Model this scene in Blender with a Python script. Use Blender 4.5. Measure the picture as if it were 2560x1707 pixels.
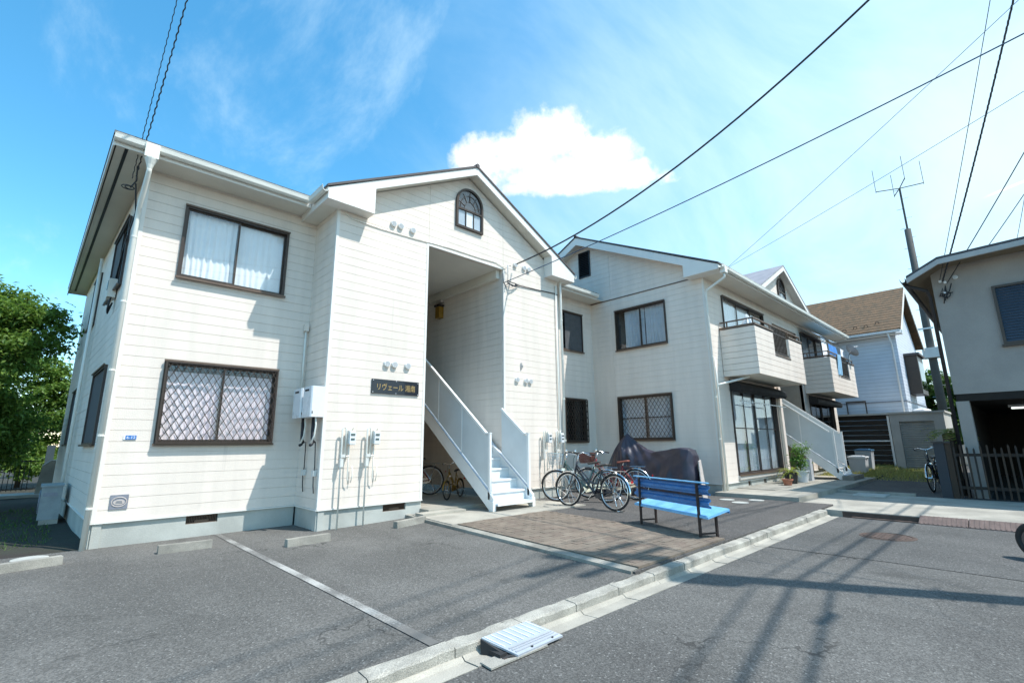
import bpy, bmesh, math, random
from mathutils import Vector, Matrix
for o in list(bpy.data.objects): bpy.data.objects.remove(o)
SC = bpy.context.scene
COL = SC.collection
RNG = random.Random(7)

# ------------------------------------------------------------------ camera
# world: X runs along the road, Y into the apartment lot, Z up; metres
CAM_H, CAM_YAW, CAM_PITCH, CAM_ROLL, CAM_F = 1.3395, 46.4091, 12.0501, -0.5522, 1194.036 / 2560
def make_camera():
    y, p, r = map(math.radians, (CAM_YAW, CAM_PITCH, CAM_ROLL))
    fw = Vector((math.cos(y), math.sin(y), 0)); rt = Vector((math.sin(y), -math.cos(y), 0)); up = Vector((0, 0, 1))
    F = fw * math.cos(p) + up * math.sin(p); U = up * math.cos(p) - fw * math.sin(p)
    R = rt * math.cos(r) + U * math.sin(r); U2 = U * math.cos(r) - rt * math.sin(r)
    cd = bpy.data.cameras.new('camera'); co = bpy.data.objects.new('camera', cd); COL.objects.link(co)
    m = Matrix((R, U2, -F)).transposed().to_4x4(); m.translation = (0, 0, CAM_H)
    co.matrix_world = m
    cd.sensor_fit = 'HORIZONTAL'; cd.sensor_width = 36; cd.lens = 36 * CAM_F; cd.clip_start = .05; cd.clip_end = 3000
    SC.camera = co
make_camera()

# ------------------------------------------------------------------ sun, sky, exposure
SUN_DIR = Vector((-.50, 1.0, -1.87)).normalized()          # the way the light travels
SUN_EL = math.asin(-SUN_DIR.z); SUN_ROT = math.atan2(-SUN_DIR.x, -SUN_DIR.y)
sd = bpy.data.lights.new('sun', 'SUN'); sd.energy = 2.78; sd.angle = math.radians(.53); sd.color = (1, .975, .935)
so = bpy.data.objects.new('sun', sd); COL.objects.link(so)
so.rotation_euler = SUN_DIR.to_track_quat('-Z', 'Y').to_euler(); so.location = (10, -20, 40)
SC.view_settings.view_transform = 'Standard'; SC.view_settings.look = 'None'
SC.view_settings.exposure = 1.05; SC.view_settings.gamma = 1; SC.view_settings.use_curve_mapping = False
SKY_STRENGTH = .15

class NT:
    """tiny node-tree writer"""
    def __init__(s, tree): s.t = tree; s.n = tree.nodes; s.l = tree.links
    def add(s, kind, **kw):
        nd = s.n.new(kind)
        for k, v in kw.items():
            if k.startswith('_'): setattr(nd, k[1:], v)
        return nd
    def link(s, a, b): s.l.new(a, b)
    def inp(s, nd, i, v):
        if v is None: return
        if hasattr(v, 'is_linked') or hasattr(v, 'links'): s.l.new(v, nd.inputs[i])
        else: nd.inputs[i].default_value = v
    def math(s, op, a, b=None, c=None, clamp=False):
        nd = s.n.new('ShaderNodeMath'); nd.operation = op; nd.use_clamp = clamp
        for i, v in enumerate((a, b, c)): s.inp(nd, i, v)
        return nd.outputs[0]
    def vmath(s, op, a, b=None, out=0):
        nd = s.n.new('ShaderNodeVectorMath'); nd.operation = op
        for i, v in enumerate((a, b)): s.inp(nd, i, v)
        return nd.outputs[out]
    def dot(s, a, b): return s.vmath('DOT_PRODUCT', a, b, 1)
    def noise(s, vec, scale, detail=3, rough=.55, out=0, dist=0):
        nd = s.n.new('ShaderNodeTexNoise'); s.inp(nd, 'Vector', vec)
        nd.inputs['Scale'].default_value = scale; nd.inputs['Detail'].default_value = detail
        nd.inputs['Roughness'].default_value = rough; nd.inputs['Distortion'].default_value = dist
        return nd.outputs[out]
    def ramp(s, v, lo, hi):           # smooth 0..1 between lo and hi
        nd = s.n.new('ShaderNodeMapRange'); nd.interpolation_type = 'SMOOTHSTEP'
        s.inp(nd, 0, v); nd.inputs[1].default_value = lo; nd.inputs[2].default_value = hi
        return nd.outputs[0]
    def mix(s, f, a, b):
        nd = s.n.new('ShaderNodeMix'); nd.data_type = 'RGBA'
        s.inp(nd, 0, f)
        for i, v in ((6, a), (7, b)):
            if isinstance(v, tuple): v = (*v, 1) if len(v) == 3 else v
            s.inp(nd, i, v)
        return nd.outputs[2]

def make_world():
    w = bpy.data.worlds.new('World'); SC.world = w; w.use_nodes = True
    t = NT(w.node_tree); t.n.clear()
    sky = t.add('ShaderNodeTexSky', _sky_type='NISHITA', _sun_disc=False, _sun_elevation=SUN_EL, _sun_rotation=SUN_ROT,
                _air_density=1.0, _dust_density=.2, _ozone_density=2.2, _altitude=0)
    gm = t.add('ShaderNodeGamma'); t.link(sky.outputs[0], gm.inputs[0]); gm.inputs[1].default_value = 1.0
    hs = t.add('ShaderNodeHueSaturation'); t.link(gm.outputs[0], hs.inputs['Color'])
    hs.inputs['Hue'].default_value = .481; hs.inputs['Saturation'].default_value = 1.28; hs.inputs['Value'].default_value = 1.0
    tc = t.add('ShaderNodeTexCoord'); v = t.vmath('NORMALIZE', tc.outputs['Generated'])
    sx = t.add('ShaderNodeSeparateXYZ'); t.link(v, sx.inputs[0])
    zc = t.math('MAXIMUM', sx.outputs[2], .0)
    den = t.math('ADD', zc, .22)
    cb = t.add('ShaderNodeCombineXYZ')
    t.link(t.math('DIVIDE', sx.outputs[0], den), cb.inputs[0]); t.link(t.math('DIVIDE', sx.outputs[1], den), cb.inputs[1])
    # high thin veil, thicker towards the east, streaked by the wind
    mp = t.add('ShaderNodeMapping'); t.link(cb.outputs[0], mp.inputs[0])
    mp.inputs['Rotation'].default_value = (0, 0, .6); mp.inputs['Scale'].default_value = (.8, 1.7, 1)
    n1 = t.noise(mp.outputs[0], 1.15, 7, .6, dist=.5); n2 = t.noise(cb.outputs[0], .55, 3, .5)
    east = t.dot(v, (.86, -.42, .10))
    cov = t.math('ADD', t.math('MULTIPLY', n1, .75), t.math('MULTIPLY', n2, .45))
    veil = t.math('MULTIPLY', t.ramp(t.math('ADD', cov, t.math('MULTIPLY', east, .62)), .56, 1.24), .88)
    mp2 = t.add('ShaderNodeMapping'); t.link(cb.outputs[0], mp2.inputs[0]); mp2.inputs['Rotation'].default_value = (0, 0, -.35); mp2.inputs['Scale'].default_value = (2.2, .9, 1); mp2.inputs['Location'].default_value = (3.7, 1.2, 0)
    wisp = t.math('MULTIPLY', t.ramp(t.noise(mp2.outputs[0], 1.5, 8, .64, dist=.25), .50, .80), .42)
    veil = t.math('MAXIMUM', veil, wisp)
    # one cumulus: overlapping lobes on the plane tangent to its direction
    c = Vector((.6333, .5366, .5577)).normalized(); t1 = Vector((c.y, -c.x, 0)).normalized(); t2 = t1.cross(c)
    dc = t.dot(v, tuple(c)); dcs = t.math('MAXIMUM', dc, .05)
    a = t.math('DIVIDE', t.dot(v, tuple(t1)), dcs); b = t.math('DIVIDE', t.dot(v, tuple(t2)), dcs)
    best = None
    for (ai, bi, ra, rb) in CLOUD_LOBES:
        q = t.math('POWER', t.math('DIVIDE', t.math('SUBTRACT', a, ai), ra), 2)
        r = t.math('POWER', t.math('ABSOLUTE', t.math('DIVIDE', t.math('SUBTRACT', b, bi), rb)), 2)
        val = t.math('SUBTRACT', 1.0, t.math('ADD', q, r))
        best = val if best is None else t.math('MAXIMUM', best, val)
    nz = t.noise(v, 11, 8, .62); nz2 = t.noise(v, 34, 5, .6)
    val = t.math('ADD', best, t.math('ADD', t.math('MULTIPLY', t.math('SUBTRACT', nz, .5), 2.7), t.math('MULTIPLY', t.math('SUBTRACT', nz2, .5), 1.5)))
    cum = t.math('MULTIPLY', t.ramp(val, -.30, .80), t.math('GREATER_THAN', dc, .2))
    # condensation trail low in the east
    g1 = Vector((.9387, -.0183, .3443)).normalized(); g2 = Vector((.9297, -.0950, .3560)).normalized()
    pn = g1.cross(g2).normalized()
    line = t.math('SUBTRACT', 1, t.ramp(t.math('ABSOLUTE', t.dot(v, tuple(pn))), .0006, .0022))
    along = t.math('MULTIPLY', t.ramp(t.dot(v, tuple(g1.cross(pn) * (1 if g1.cross(pn).dot(g2) > 0 else -1))), -.01, .02), t.math('GREATER_THAN', t.dot(v, tuple(g1)), .8))
    trail = t.math('MULTIPLY', t.math('MULTIPLY', line, along), .75)
    col = t.mix(veil, hs.outputs[0], VEIL_COL)
    col = t.mix(trail, col, CUM_COL)
    fold = t.ramp(t.noise(v, 16, 6, .6), .35, .62)
    col = t.mix(cum, col, t.mix(fold, (3.5, 3.75, 3.95), CUM_COL))
    bg = t.add('ShaderNodeBackground'); t.link(col, bg.inputs[0]); bg.inputs[1].default_value = SKY_STRENGTH
    out = t.add('ShaderNodeOutputWorld'); t.link(bg.outputs[0], out.inputs[0])
VEIL_COL = (3.2, 4.1, 4.4); CUM_COL = (4.9, 4.9, 4.9)
CLOUD_LOBES = [(a_, b_ - .030, c_, d_) for (a_, b_, c_, d_) in [(-.150, .022, .058, .048), (-.01, .055, .078, .050), (.085, .010, .075, .045), (.150, -.026, .045, .030), (.0, -.018, .17, .040), (-.08, .02, .09, .045), (.02, -.035, .18, .024)]]
make_world()

# ------------------------------------------------------------------ helpers
OFF = {}
def _root_props(o, label, cat, group=None, kind=None):
    if label: o['label'] = label
    if cat: o['category'] = cat
    if group: o['group'] = group
    if kind: o['kind'] = kind
    return o
def thing(name, label, cat, loc, rz=0, group=None, world=False):
    """Empty at the thing's base; with world=True its parts are given in world coordinates"""
    o = bpy.data.objects.new(name, None); COL.objects.link(o); o.empty_display_size = .2
    o.location = loc; o.rotation_euler = (0, 0, rz)
    OFF[o.name] = Vector(loc) if world else Vector((0, 0, 0))
    return _root_props(o, label, cat, group)
def add_obj(name, mesh, parent=None):
    o = bpy.data.objects.new(name, mesh); COL.objects.link(o)
    if parent is not None: o.parent = parent
    OFF[o.name] = OFF.get(parent.name, Vector((0, 0, 0))) if parent is not None else Vector((0, 0, 0))
    return o
def copy_tree(o, parent=None):
    c = o.copy(); COL.objects.link(c); c.parent = parent
    OFF[c.name] = OFF.get(o.name, Vector((0, 0, 0)))
    for ch in list(o.children): copy_tree(ch, c)
    return c

class MB:
    """collects shapes and links them as one mesh object"""
    def __init__(s): s.v = []; s.f = []
    def add(s, vs, fs):
        k = len(s.v); s.v += [tuple(p) for p in vs]; s.f += [tuple(i + k for i in f) for f in fs]; return s
    def box(s, x0, y0, z0, x1, y1, z1):
        return s.add([(x0, y0, z0), (x1, y0, z0), (x1, y1, z0), (x0, y1, z0), (x0, y0, z1), (x1, y0, z1), (x1, y1, z1), (x0, y1, z1)],
                     [(0, 3, 2, 1), (4, 5, 6, 7), (0, 1, 5, 4), (1, 2, 6, 5), (2, 3, 7, 6), (3, 0, 4, 7)])
    def cbox(s, c, d): return s.box(c[0] - d[0] / 2, c[1] - d[1] / 2, c[2] - d[2] / 2, c[0] + d[0] / 2, c[1] + d[1] / 2, c[2] + d[2] / 2)
    def prism(s, poly, e):
        """poly: 3d points of a planar polygon, e: extrusion vector"""
        n = len(poly); e = Vector(e); P = [Vector(p) for p in poly]
        return s.add(P + [p + e for p in P], [tuple(range(n))[::-1], tuple(range(n, 2 * n))] + [(i, (i + 1) % n, n + (i + 1) % n, n + i) for i in range(n)])
    def beam(s, a, b, w, h, up=(0, 0, 1)):
        a = Vector(a); b = Vector(b); d = (b - a).normalized(); u = Vector(up)
        if abs(d.dot(u)) > .97: u = Vector((1, 0, 0))
        r = d.cross(u).normalized() * w / 2; u = r.cross(d).normalized() * h / 2
        return s.prism([a - r - u, a + r - u, a + r + u, a - r + u], b - a)
    def tube(s, pts, r, n=8, closed=False, cap=True):
        P = [Vector(p) for p in pts]; m = len(P); rr = r if isinstance(r, (list, tuple)) else [r] * m
        T = []
        for i in range(m):
            a = P[(i - 1) % m] if closed or i > 0 else P[0]; b = P[(i + 1) % m] if closed or i < m - 1 else P[-1]
            T.append((b - a).normalized())
        u = T[0].orthogonal().normalized(); rings = []; k = len(s.v)
        for i in range(m):
            u = (u - T[i] * u.dot(T[i])); u = u.normalized() if u.length > 1e-6 else T[i].orthogonal().normalized()
            w = T[i].cross(u)
            for j in range(n):
                a = 2 * math.pi * j / n; s.v.append(tuple(P[i] + (u * math.cos(a) + w * math.sin(a)) * rr[i]))
        for i in range(m if closed else m - 1):
            a = k + i * n; b = k + ((i + 1) % m) * n
            for j in range(n): s.f.append((a + j, a + (j + 1) % n, b + (j + 1) % n, b + j))
        if cap and not closed:
            s.f.append(tuple(k + j for j in range(n))[::-1]); s.f.append(tuple(k + (m - 1) * n + j for j in range(n)))
        return s
    def lathe(s, prof, c=(0, 0, 0), n=20, axis='Z', cap=True):
        k = len(s.v); c = Vector(c)
        for (r, h) in prof:
            for j in range(n):
                a = 2 * math.pi * j / n; x, y = r * math.cos(a), r * math.sin(a)
                p = {'Z': (x, y, h), 'Y': (x, h, y), 'X': (h, x, y)}[axis]
                s.v.append(tuple(c + Vector(p)))
        for i in range(len(prof) - 1):
            for j in range(n): s.f.append((k + i * n + j, k + i * n + (j + 1) % n, k + (i + 1) * n + (j + 1) % n, k + (i + 1) * n + j))
        if cap:
            s.f.append(tuple(k + j for j in range(n))[::-1]); s.f.append(tuple(k + (len(prof) - 1) * n + j for j in range(n)))
        return s
    def torus(s, c, R, r, axis='Y', n=40, m=8):
        c = Vector(c); pts = []
        for i in range(n):
            a = 2 * math.pi * i / n; x, y = R * math.cos(a), R * math.sin(a)
            pts.append(c + Vector({'Y': (x, 0, y), 'X': (0, x, y), 'Z': (x, y, 0)}[axis]))
        return s.tube(pts, r, m, closed=True)
    def leaf(s, p, size, rng, droop=.3, asp=.5):
        a = rng.uniform(0, 6.283); el = rng.gauss(-droop, .45)
        d = Vector((math.cos(a) * math.cos(el), math.sin(a) * math.cos(el), math.sin(el)))
        sd_ = d.cross(Vector((rng.gauss(0, .35), rng.gauss(0, .35), 1))).normalized(); nn = sd_.cross(d)
        L = size * rng.uniform(.7, 1.25); W = L * asp; p = Vector(p); mid = p + d * L * .5
        return s.add([p, mid + sd_ * W / 2 + nn * W * .18, p + d * L - nn * L * .12, mid - sd_ * W / 2 + nn * W * .18], [(0, 1, 2), (0, 2, 3)])
    def build(s, name, mat, parent=None, smooth=False, fix=True, world_off=True):
        off = OFF.get(parent.name, Vector((0, 0, 0))) if parent is not None else Vector((0, 0, 0))
        me = bpy.data.meshes.new(name)
        vs = [(v[0] - off.x, v[1] - off.y, v[2] - off.z) for v in s.v] if off.length else s.v
        me.from_pydata(vs, [], s.f)
        if fix:
            bm = bmesh.new(); bm.from_mesh(me); bmesh.ops.recalc_face_normals(bm, faces=bm.faces); bm.to_mesh(me); bm.free()
        if smooth:
            for p in me.polygons: p.use_smooth = True
        me.materials.append(M[mat] if isinstance(mat, str) else mat); me.update()
        return add_obj(name, me, parent)
def struct(name, mb, mat, **k):
    o = mb.build(name, mat, **k); o['kind'] = 'structure'; return o
def single(name, mb, mat, label, cat, group=None, loc=None, **k):
    """a thing that is one mesh: origin moved to its base"""
    o = mb.build(name, mat, **k); V = [v.co for v in o.data.vertices]
    if loc is None: loc = Vector(((min(v.x for v in V) + max(v.x for v in V)) / 2, (min(v.y for v in V) + max(v.y for v in V)) / 2, min(v.z for v in V)))
    loc = Vector(loc); o.data.transform(Matrix.Translation(-loc)); o.location = loc
    return _root_props(o, label, cat, group)
def text_mesh(body, size, extrude=.002):
    cu = bpy.data.curves.new('lettering', 'FONT'); cu.body = body; cu.size = size; cu.extrude = extrude
    cu.align_x = 'CENTER'; cu.align_y = 'CENTER'; cu.resolution_u = 3
    ob = bpy.data.objects.new('lettering_tmp', cu); COL.objects.link(ob)
    dg = bpy.context.evaluated_depsgraph_get(); me = bpy.data.meshes.new_from_object(ob.evaluated_get(dg))
    bpy.data.objects.remove(ob); bpy.data.curves.remove(cu)
    return me
def wall_text(body, size, c, mat, parent, width=None, bold=0.0):
    """lettering on a wall that faces -Y, centred at c"""
    me = text_mesh(body, size)
    if width:
        xs = [v.co.x for v in me.vertices]; k = width / (max(xs) - min(xs)); cx = (max(xs) + min(xs)) / 2
        ys = [v.co.y for v in me.vertices]; cy = (max(ys) + min(ys)) / 2
        for v in me.vertices: v.co.x = (v.co.x - cx) * k; v.co.y -= cy
    off = OFF[parent.name]
    me.transform(Matrix.Translation(Vector(c) - off) @ Matrix.Rotation(math.pi / 2, 4, 'X'))
    me.materials.clear(); me.materials.append(M[mat])
    return add_obj('lettering', me, parent)

# ------------------------------------------------------------------ materials
M = {}
def pmat(name, col, rough=.6, var=.10, scale=3.0, bump=0, bscale=120, metal=0, spec=.5, col2=None, fine=0, fscale=200, coat=0, stretch=None):
    m = bpy.data.materials.new(name); m.use_nodes = True; t = NT(m.node_tree); b = t.n['Principled BSDF']
    geo = t.add('ShaderNodeNewGeometry'); pos = geo.outputs['Position']
    if stretch:
        mp = t.add('ShaderNodeMapping'); t.link(pos, mp.inputs[0]); mp.inputs['Scale'].default_value = stretch; pos_s = mp.outputs[0]
    else: pos_s = pos
    dark = col2 if col2 else tuple(c * (1 - var) for c in col); light = col if col2 else tuple(min(1, c * (1 + var * .5)) for c in col)
    f = t.ramp(t.noise(pos_s, scale, 5, .6), .3, .7)
    c = t.mix(f, dark, light)
    if fine:
        ff = t.ramp(t.noise(pos, fscale, 2, .6), .3, .72)
        hi = t.add('ShaderNodeHueSaturation'); t.link(c, hi.inputs['Color'])
        t.link(t.math('MULTIPLY_ADD', ff, 2 * fine, 1 - fine), hi.inputs['Value']); c = hi.outputs[0]
    t.link(c, b.inputs['Base Color'])
    t.link(t.math('MULTIPLY_ADD', f, .12, rough - .06, clamp=True), b.inputs['Roughness'])
    b.inputs['Metallic'].default_value = metal; b.inputs['Specular IOR Level'].default_value = spec
    b.inputs['Coat Weight'].default_value = coat
    if bump:
        bn = t.add('ShaderNodeBump'); bn.inputs['Strength'].default_value = bump; bn.inputs['Distance'].default_value = .01
        t.link(t.noise(pos, bscale, 4, .6), bn.inputs['Height']); t.link(bn.outputs[0], b.inputs['Normal'])
    M[name] = m; return m
def glass_mat(name, tint=(.92, .96, .97), refl=.9, rough=.0):
    m = bpy.data.materials.new(name); m.use_nodes = True; t = NT(m.node_tree); t.n.clear()
    tr = t.add('ShaderNodeBsdfTransparent'); tr.inputs[0].default_value = (*tint, 1)
    gl = t.add('ShaderNodeBsdfGlossy'); gl.inputs['Roughness'].default_value = rough; gl.inputs[0].default_value = (refl, refl, refl, 1)
    lw = t.add('ShaderNodeLayerWeight'); lw.inputs[0].default_value = .5; fac = t.math('MULTIPLY_ADD', t.math('POWER', lw.outputs['Facing'], 4.0), .85, .055)
    mx = t.add('ShaderNodeMixShader'); t.link(fac, mx.inputs[0]); t.link(tr.outputs[0], mx.inputs[1]); t.link(gl.outputs[0], mx.inputs[2])
    o = t.add('ShaderNodeOutputMaterial'); t.link(mx.outputs[0], o.inputs[0]); M[name] = m
def leaf_mat(name, c1, c2, trans=.35):
    m = bpy.data.materials.new(name); m.use_nodes = True; t = NT(m.node_tree); b = t.n['Principled BSDF']
    geo = t.add('ShaderNodeNewGeometry'); r = geo.outputs['Random Per Island']
    c = t.mix(r, c1, c2); t.link(c, b.inputs['Base Color']); b.inputs['Roughness'].default_value = .55
    b.inputs['Specular IOR Level'].default_value = .35
    tl = t.add('ShaderNodeBsdfTranslucent'); t.link(t.mix(.5, c, (c2[0] * 1.5, c2[1] * 1.5, c2[2])), tl.inputs[0])
    mx = t.add('ShaderNodeMixShader'); mx.inputs[0].default_value = trans
    t.link(b.outputs[0], mx.inputs[1]); t.link(tl.outputs[0], mx.inputs[2]); t.link(mx.outputs[0], t.n['Material Output'].inputs[0]); M[name] = m
def asphalt_mat(name, lo, hi, patch=.0, seed=0):
    m = bpy.data.materials.new(name); m.use_nodes = True; t = NT(m.node_tree); b = t.n['Principled BSDF']
    pos = t.add('ShaderNodeNewGeometry').outputs['Position']
    p2 = t.vmath('ADD', pos, (seed * 7.3, seed * 3.1, 0))
    big = t.ramp(t.noise(p2, .55, 5, .55, dist=.6), .33, .68)
    mp = t.add('ShaderNodeMapping'); t.link(p2, mp.inputs[0]); mp.inputs['Rotation'].default_value = (0, 0, .12); mp.inputs['Scale'].default_value = (1.6, .22, 1)
    wear = t.ramp(t.noise(mp.outputs[0], 1.1, 4, .6), .42, .75)
    c = t.mix(big, lo, hi); c = t.mix(t.math('MULTIPLY', wear, .48), c, tuple(x * .72 for x in lo))
    vo = t.add('ShaderNodeTexVoronoi'); t.link(p2, vo.inputs['Vector']); vo.inputs['Scale'].default_value = 95
    rgb = t.add('ShaderNodeSeparateColor'); t.link(vo.outputs['Color'], rgb.inputs[0])
    st = t.ramp(rgb.outputs[0], .1, .95)
    grit = t.noise(p2, 240, 2, .7)
    val = t.math('ADD', t.math('MULTIPLY_ADD', st, .55, .58), t.math('MULTIPLY_ADD', grit, .9, -.32))
    wht = t.math('GREATER_THAN', rgb.outputs[1], .975)
    h = t.add('ShaderNodeHueSaturation'); t.link(c, h.inputs['Color']); t.link(val, h.inputs['Value'])
    c = t.mix(t.math('MULTIPLY', wht, .38), h.outputs[0], (.42, .41, .38))
    spots = t.ramp(t.noise(p2, 2.3, 2, .5), .70, .76)
    c = t.mix(t.math('MULTIPLY', spots, .28), c, tuple(x * .45 for x in lo))
    nv = t.add('ShaderNodeVectorMath', _operation='SCALE'); t.link(t.noise(p2, 1.7, 4, .6, out=1), nv.inputs[0]); nv.inputs['Scale'].default_value = .9; wp = t.vmath('ADD', p2, nv.outputs[0])
    ck = t.add('ShaderNodeTexVoronoi', _feature='DISTANCE_TO_EDGE'); t.link(wp, ck.inputs['Vector']); ck.inputs['Scale'].default_value = .42
    crack = t.math('MULTIPLY', t.math('SUBTRACT', 1, t.ramp(ck.outputs['Distance'], .0015, .0065)), t.ramp(t.noise(p2, .8, 2, .5), .50, .60))
    c = t.mix(t.math('MULTIPLY', crack, .75), c, tuple(x * .35 for x in lo))
    oil = t.ramp(t.noise(p2, 1.05, 3, .5, dist=.4), .66, .74)
    c = t.mix(t.math('MULTIPLY', oil, .42), c, tuple(x * .5 for x in lo))
    pale = t.ramp(t.noise(t.vmath('ADD', p2, (31, 17, 0)), .9, 4, .6), .58, .75)
    c = t.mix(t.math('MULTIPLY', pale, .35), c, tuple(min(1, x * 1.35) for x in hi))
    t.link(c, b.inputs['Base Color']); b.inputs['Roughness'].default_value = .86; b.inputs['Specular IOR Level'].default_value = .35
    bn = t.add('ShaderNodeBump'); bn.inputs['Strength'].default_value = .55; bn.inputs['Distance'].default_value = .006
    t.link(t.math('ADD', vo.outputs['Distance'], grit), bn.inputs['Height']); t.link(bn.outputs[0], b.inputs['Normal'])
    M[name] = m
def worn_paint(name, paint, under):
    m = bpy.data.materials.new(name); m.use_nodes = True; t = NT(m.node_tree); b = t.n['Principled BSDF']
    pos = t.add('ShaderNodeNewGeometry').outputs['Position']
    f = t.math('ADD', t.math('MULTIPLY', t.noise(pos, 1.3, 2, .5), .8), t.math('MULTIPLY', t.noise(pos, 60, 3, .7), .45))
    k = t.ramp(f, .54, .80); g = t.noise(pos, 200, 2, .6)
    c = t.mix(k, under, paint); h = t.add('ShaderNodeHueSaturation'); t.link(c, h.inputs['Color']); t.link(t.math('MULTIPLY_ADD', g, .8, .6), h.inputs['Value'])
    t.link(h.outputs[0], b.inputs['Base Color']); b.inputs['Roughness'].default_value = .8; M[name] = m
def lapped_mat(name, col, pitch, depth=.5, axis=2):
    """far boarding: horizontal laps as relief"""
    m = pmat(name, col, .6, .06, 2.0); t = NT(m.node_tree); b = t.n['Principled BSDF']
    sep = t.add('ShaderNodeSeparateXYZ'); t.link(t.add('ShaderNodeNewGeometry').outputs['Position'], sep.inputs[0])
    fr = t.math('FRACT', t.math('DIVIDE', sep.outputs[axis], pitch))
    line = t.math('SUBTRACT', 1, t.ramp(t.math('ABSOLUTE', t.math('SUBTRACT', fr, .5)), .40, .5))
    src = b.inputs['Base Color'].links[0].from_socket
    t.link(t.mix(t.math('MULTIPLY', t.math('SUBTRACT', 1, line), .45), src, tuple(x * .35 for x in col)), b.inputs['Base Color'])
    bn = t.add('ShaderNodeBump'); bn.inputs['Strength'].default_value = depth; bn.inputs['Distance'].default_value = .02
    t.link(line, bn.inputs['Height']); t.link(bn.outputs[0], b.inputs['Normal'])

pmat('siding', (.775, .688, .600), .62, .07, 1.6, bump=.30, bscale=70, fine=.02, fscale=90, stretch=(2.2, 2.2, .30))
pmat('siding_core', (.71, .62, .53), .8, .1)
pmat('trim_white', (.775, .75, .695), .45, .04, 2)
pmat('soffit', (.74, .70, .61), .6, .05, 2)
pmat('gutter_cream', (.76, .75, .68), .38, .05, 3)
pmat('foundation', (.44, .45, .41), .85, .18, 1.6, bump=.3, bscale=60, fine=.06)
pmat('concrete', (.375, .350, .295), .88, .25, 1.8, bump=.4, bscale=80, fine=.14, fscale=160)
pmat('concrete_old', (.30, .285, .245), .9, .35, 2.2, bump=.5, bscale=70, fine=.16, fscale=140)
pmat('kerb_stone', (.375, .355, .305), .9, .35, 3.0, bump=.6, bscale=110, fine=.30, fscale=150)
pmat('block_side', (.30, .30, .28), .9, .3, 3)
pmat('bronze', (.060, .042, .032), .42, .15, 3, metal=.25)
pmat('bronze_lit', (.15, .10, .07), .45, .15, 3, metal=.2)  # lighter copy of bronze for sills and rails, lit look put into the colour
pmat('dark_metal', (.018, .016, .018), .45, .2, 4)
pmat('black_box', (.010, .009, .010), .7, .2, 4)
pmat('roof_slate', (.085, .075, .075), .7, .25, 3, bump=.4, bscale=40)
pmat('roof_grey', (.30, .29, .31), .7, .15, 3)
pmat('roof_brown', (.195, .112, .058), .85, 0, 5, col2=(.105, .070, .036), fine=.22, fscale=26, bump=.5, bscale=30)
pmat('curtain_white', (.90, .91, .92), .8, .04, 4)
pmat('curtain_pink', (.92, .79, .84), .8, .10, 6)
pmat('curtain_grey', (.50, .56, .62), .8, .10, 4)
pmat('room', (.10, .10, .11), .9, .1)
pmat('insect_screen', (.085, .088, .092), .8, .2, 8)
pmat('shutter_brown', (.050, .036, .030), .5, .15, 4)
pmat('panel_frp', (.62, .66, .66), .4, .05, 3)
pmat('stair_white', (.80, .80, .77), .4, .05, 3)
pmat('tread', (.50, .55, .60), .5, .15, 4)
pmat('sign_black', (.012, .014, .022), .18, .2, 5, coat=.4)
pmat('gold', (.62, .42, .18), .35, .1, 5, metal=.6)
pmat('plate_blue', (.03, .17, .48), .35, .05)
pmat('plate_white', (.85, .86, .86), .4, .03)
pmat('plaque', (.26, .27, .31), .45, .12, 20, metal=.3)
pmat('plaque_light', (.52, .46, .42), .5, .12, 30)
pmat('enamel', (.74, .76, .77), .28, .04, 3)
pmat('meter_grey', (.66, .66, .62), .45, .06, 4)
pmat('pipe_cream', (.78, .77, .70), .4, .05, 4)
pmat('hose_black', (.02, .02, .024), .55, .2, 5)
pmat('lcd', (.10, .13, .12), .25, .1)
pmat('vent_white', (.80, .80, .77), .4, .04)
pmat('steel', (.62, .62, .62), .28, .1, 6, metal=.95)
pmat('chrome', (.75, .75, .74), .16, .05, 6, metal=1)
pmat('rubber', (.022, .022, .022), .75, .2, 8)
pmat('bike_black', (.02, .022, .03), .28, .1, 4, coat=.4)
pmat('bike_red', (.22, .018, .02), .3, .1, 4, coat=.3)
pmat('bike_silver', (.45, .45, .46), .3, .08, 4, metal=.7)
pmat('bike_green', (.05, .10, .09), .3, .1, 4, coat=.3)
pmat('basket_brown', (.17, .065, .05), .6, .2, 8)
pmat('saddle_brown', (.25, .075, .05), .5, .15, 8)
pmat('saddle_black', (.05, .045, .04), .5, .15, 8)
pmat('reflector_red', (.55, .01, .02), .15, .1)
pmat('toy_yellow', (.28, .15, .015), .35, .1, 6)
pmat('cover_cloth', (.032, .027, .042), .40, .25, 3, bump=.35, bscale=14)
pmat('bench_blue', (.050, .205, .47), .5, 0, 9, col2=(.028, .13, .34), fine=.10, fscale=45, bump=.15, bscale=60)
pmat('bench_seat', (.21, .50, .77), .55, 0, 7, col2=(.15, .42, .69), fine=.07, fscale=60)
pmat('rusty_iron', (.035, .020, .016), .7, .4, 12, bump=.3, bscale=90)
pmat('brick_a', (.195, .155, .118), .9, .22, 2.5, bump=.5, bscale=90, fine=.12)
pmat('brick_b', (.182, .140, .108), .9, .22, 2.5, bump=.5, bscale=90, fine=.12)
pmat('brick_c', (.212, .172, .132), .9, .22, 2.5, bump=.5, bscale=90, fine=.12)
pmat('sand_bed', (.20, .18, .14), .95, .2, 8)
pmat('terracotta', (.42, .16, .09), .75, .15, 8)
pmat('pot_dark', (.03, .026, .024), .55, .1)
pmat('pot_white', (.62, .63, .62), .5, .08, 6)
pmat('soil', (.045, .035, .026), .95, .3, 6, bump=.6, bscale=40)
pmat('yard', (.036, .038, .024), .95, 0, 2.2, col2=(.032, .024, .019), bump=.7, bscale=30, fine=.2, fscale=60)
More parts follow.
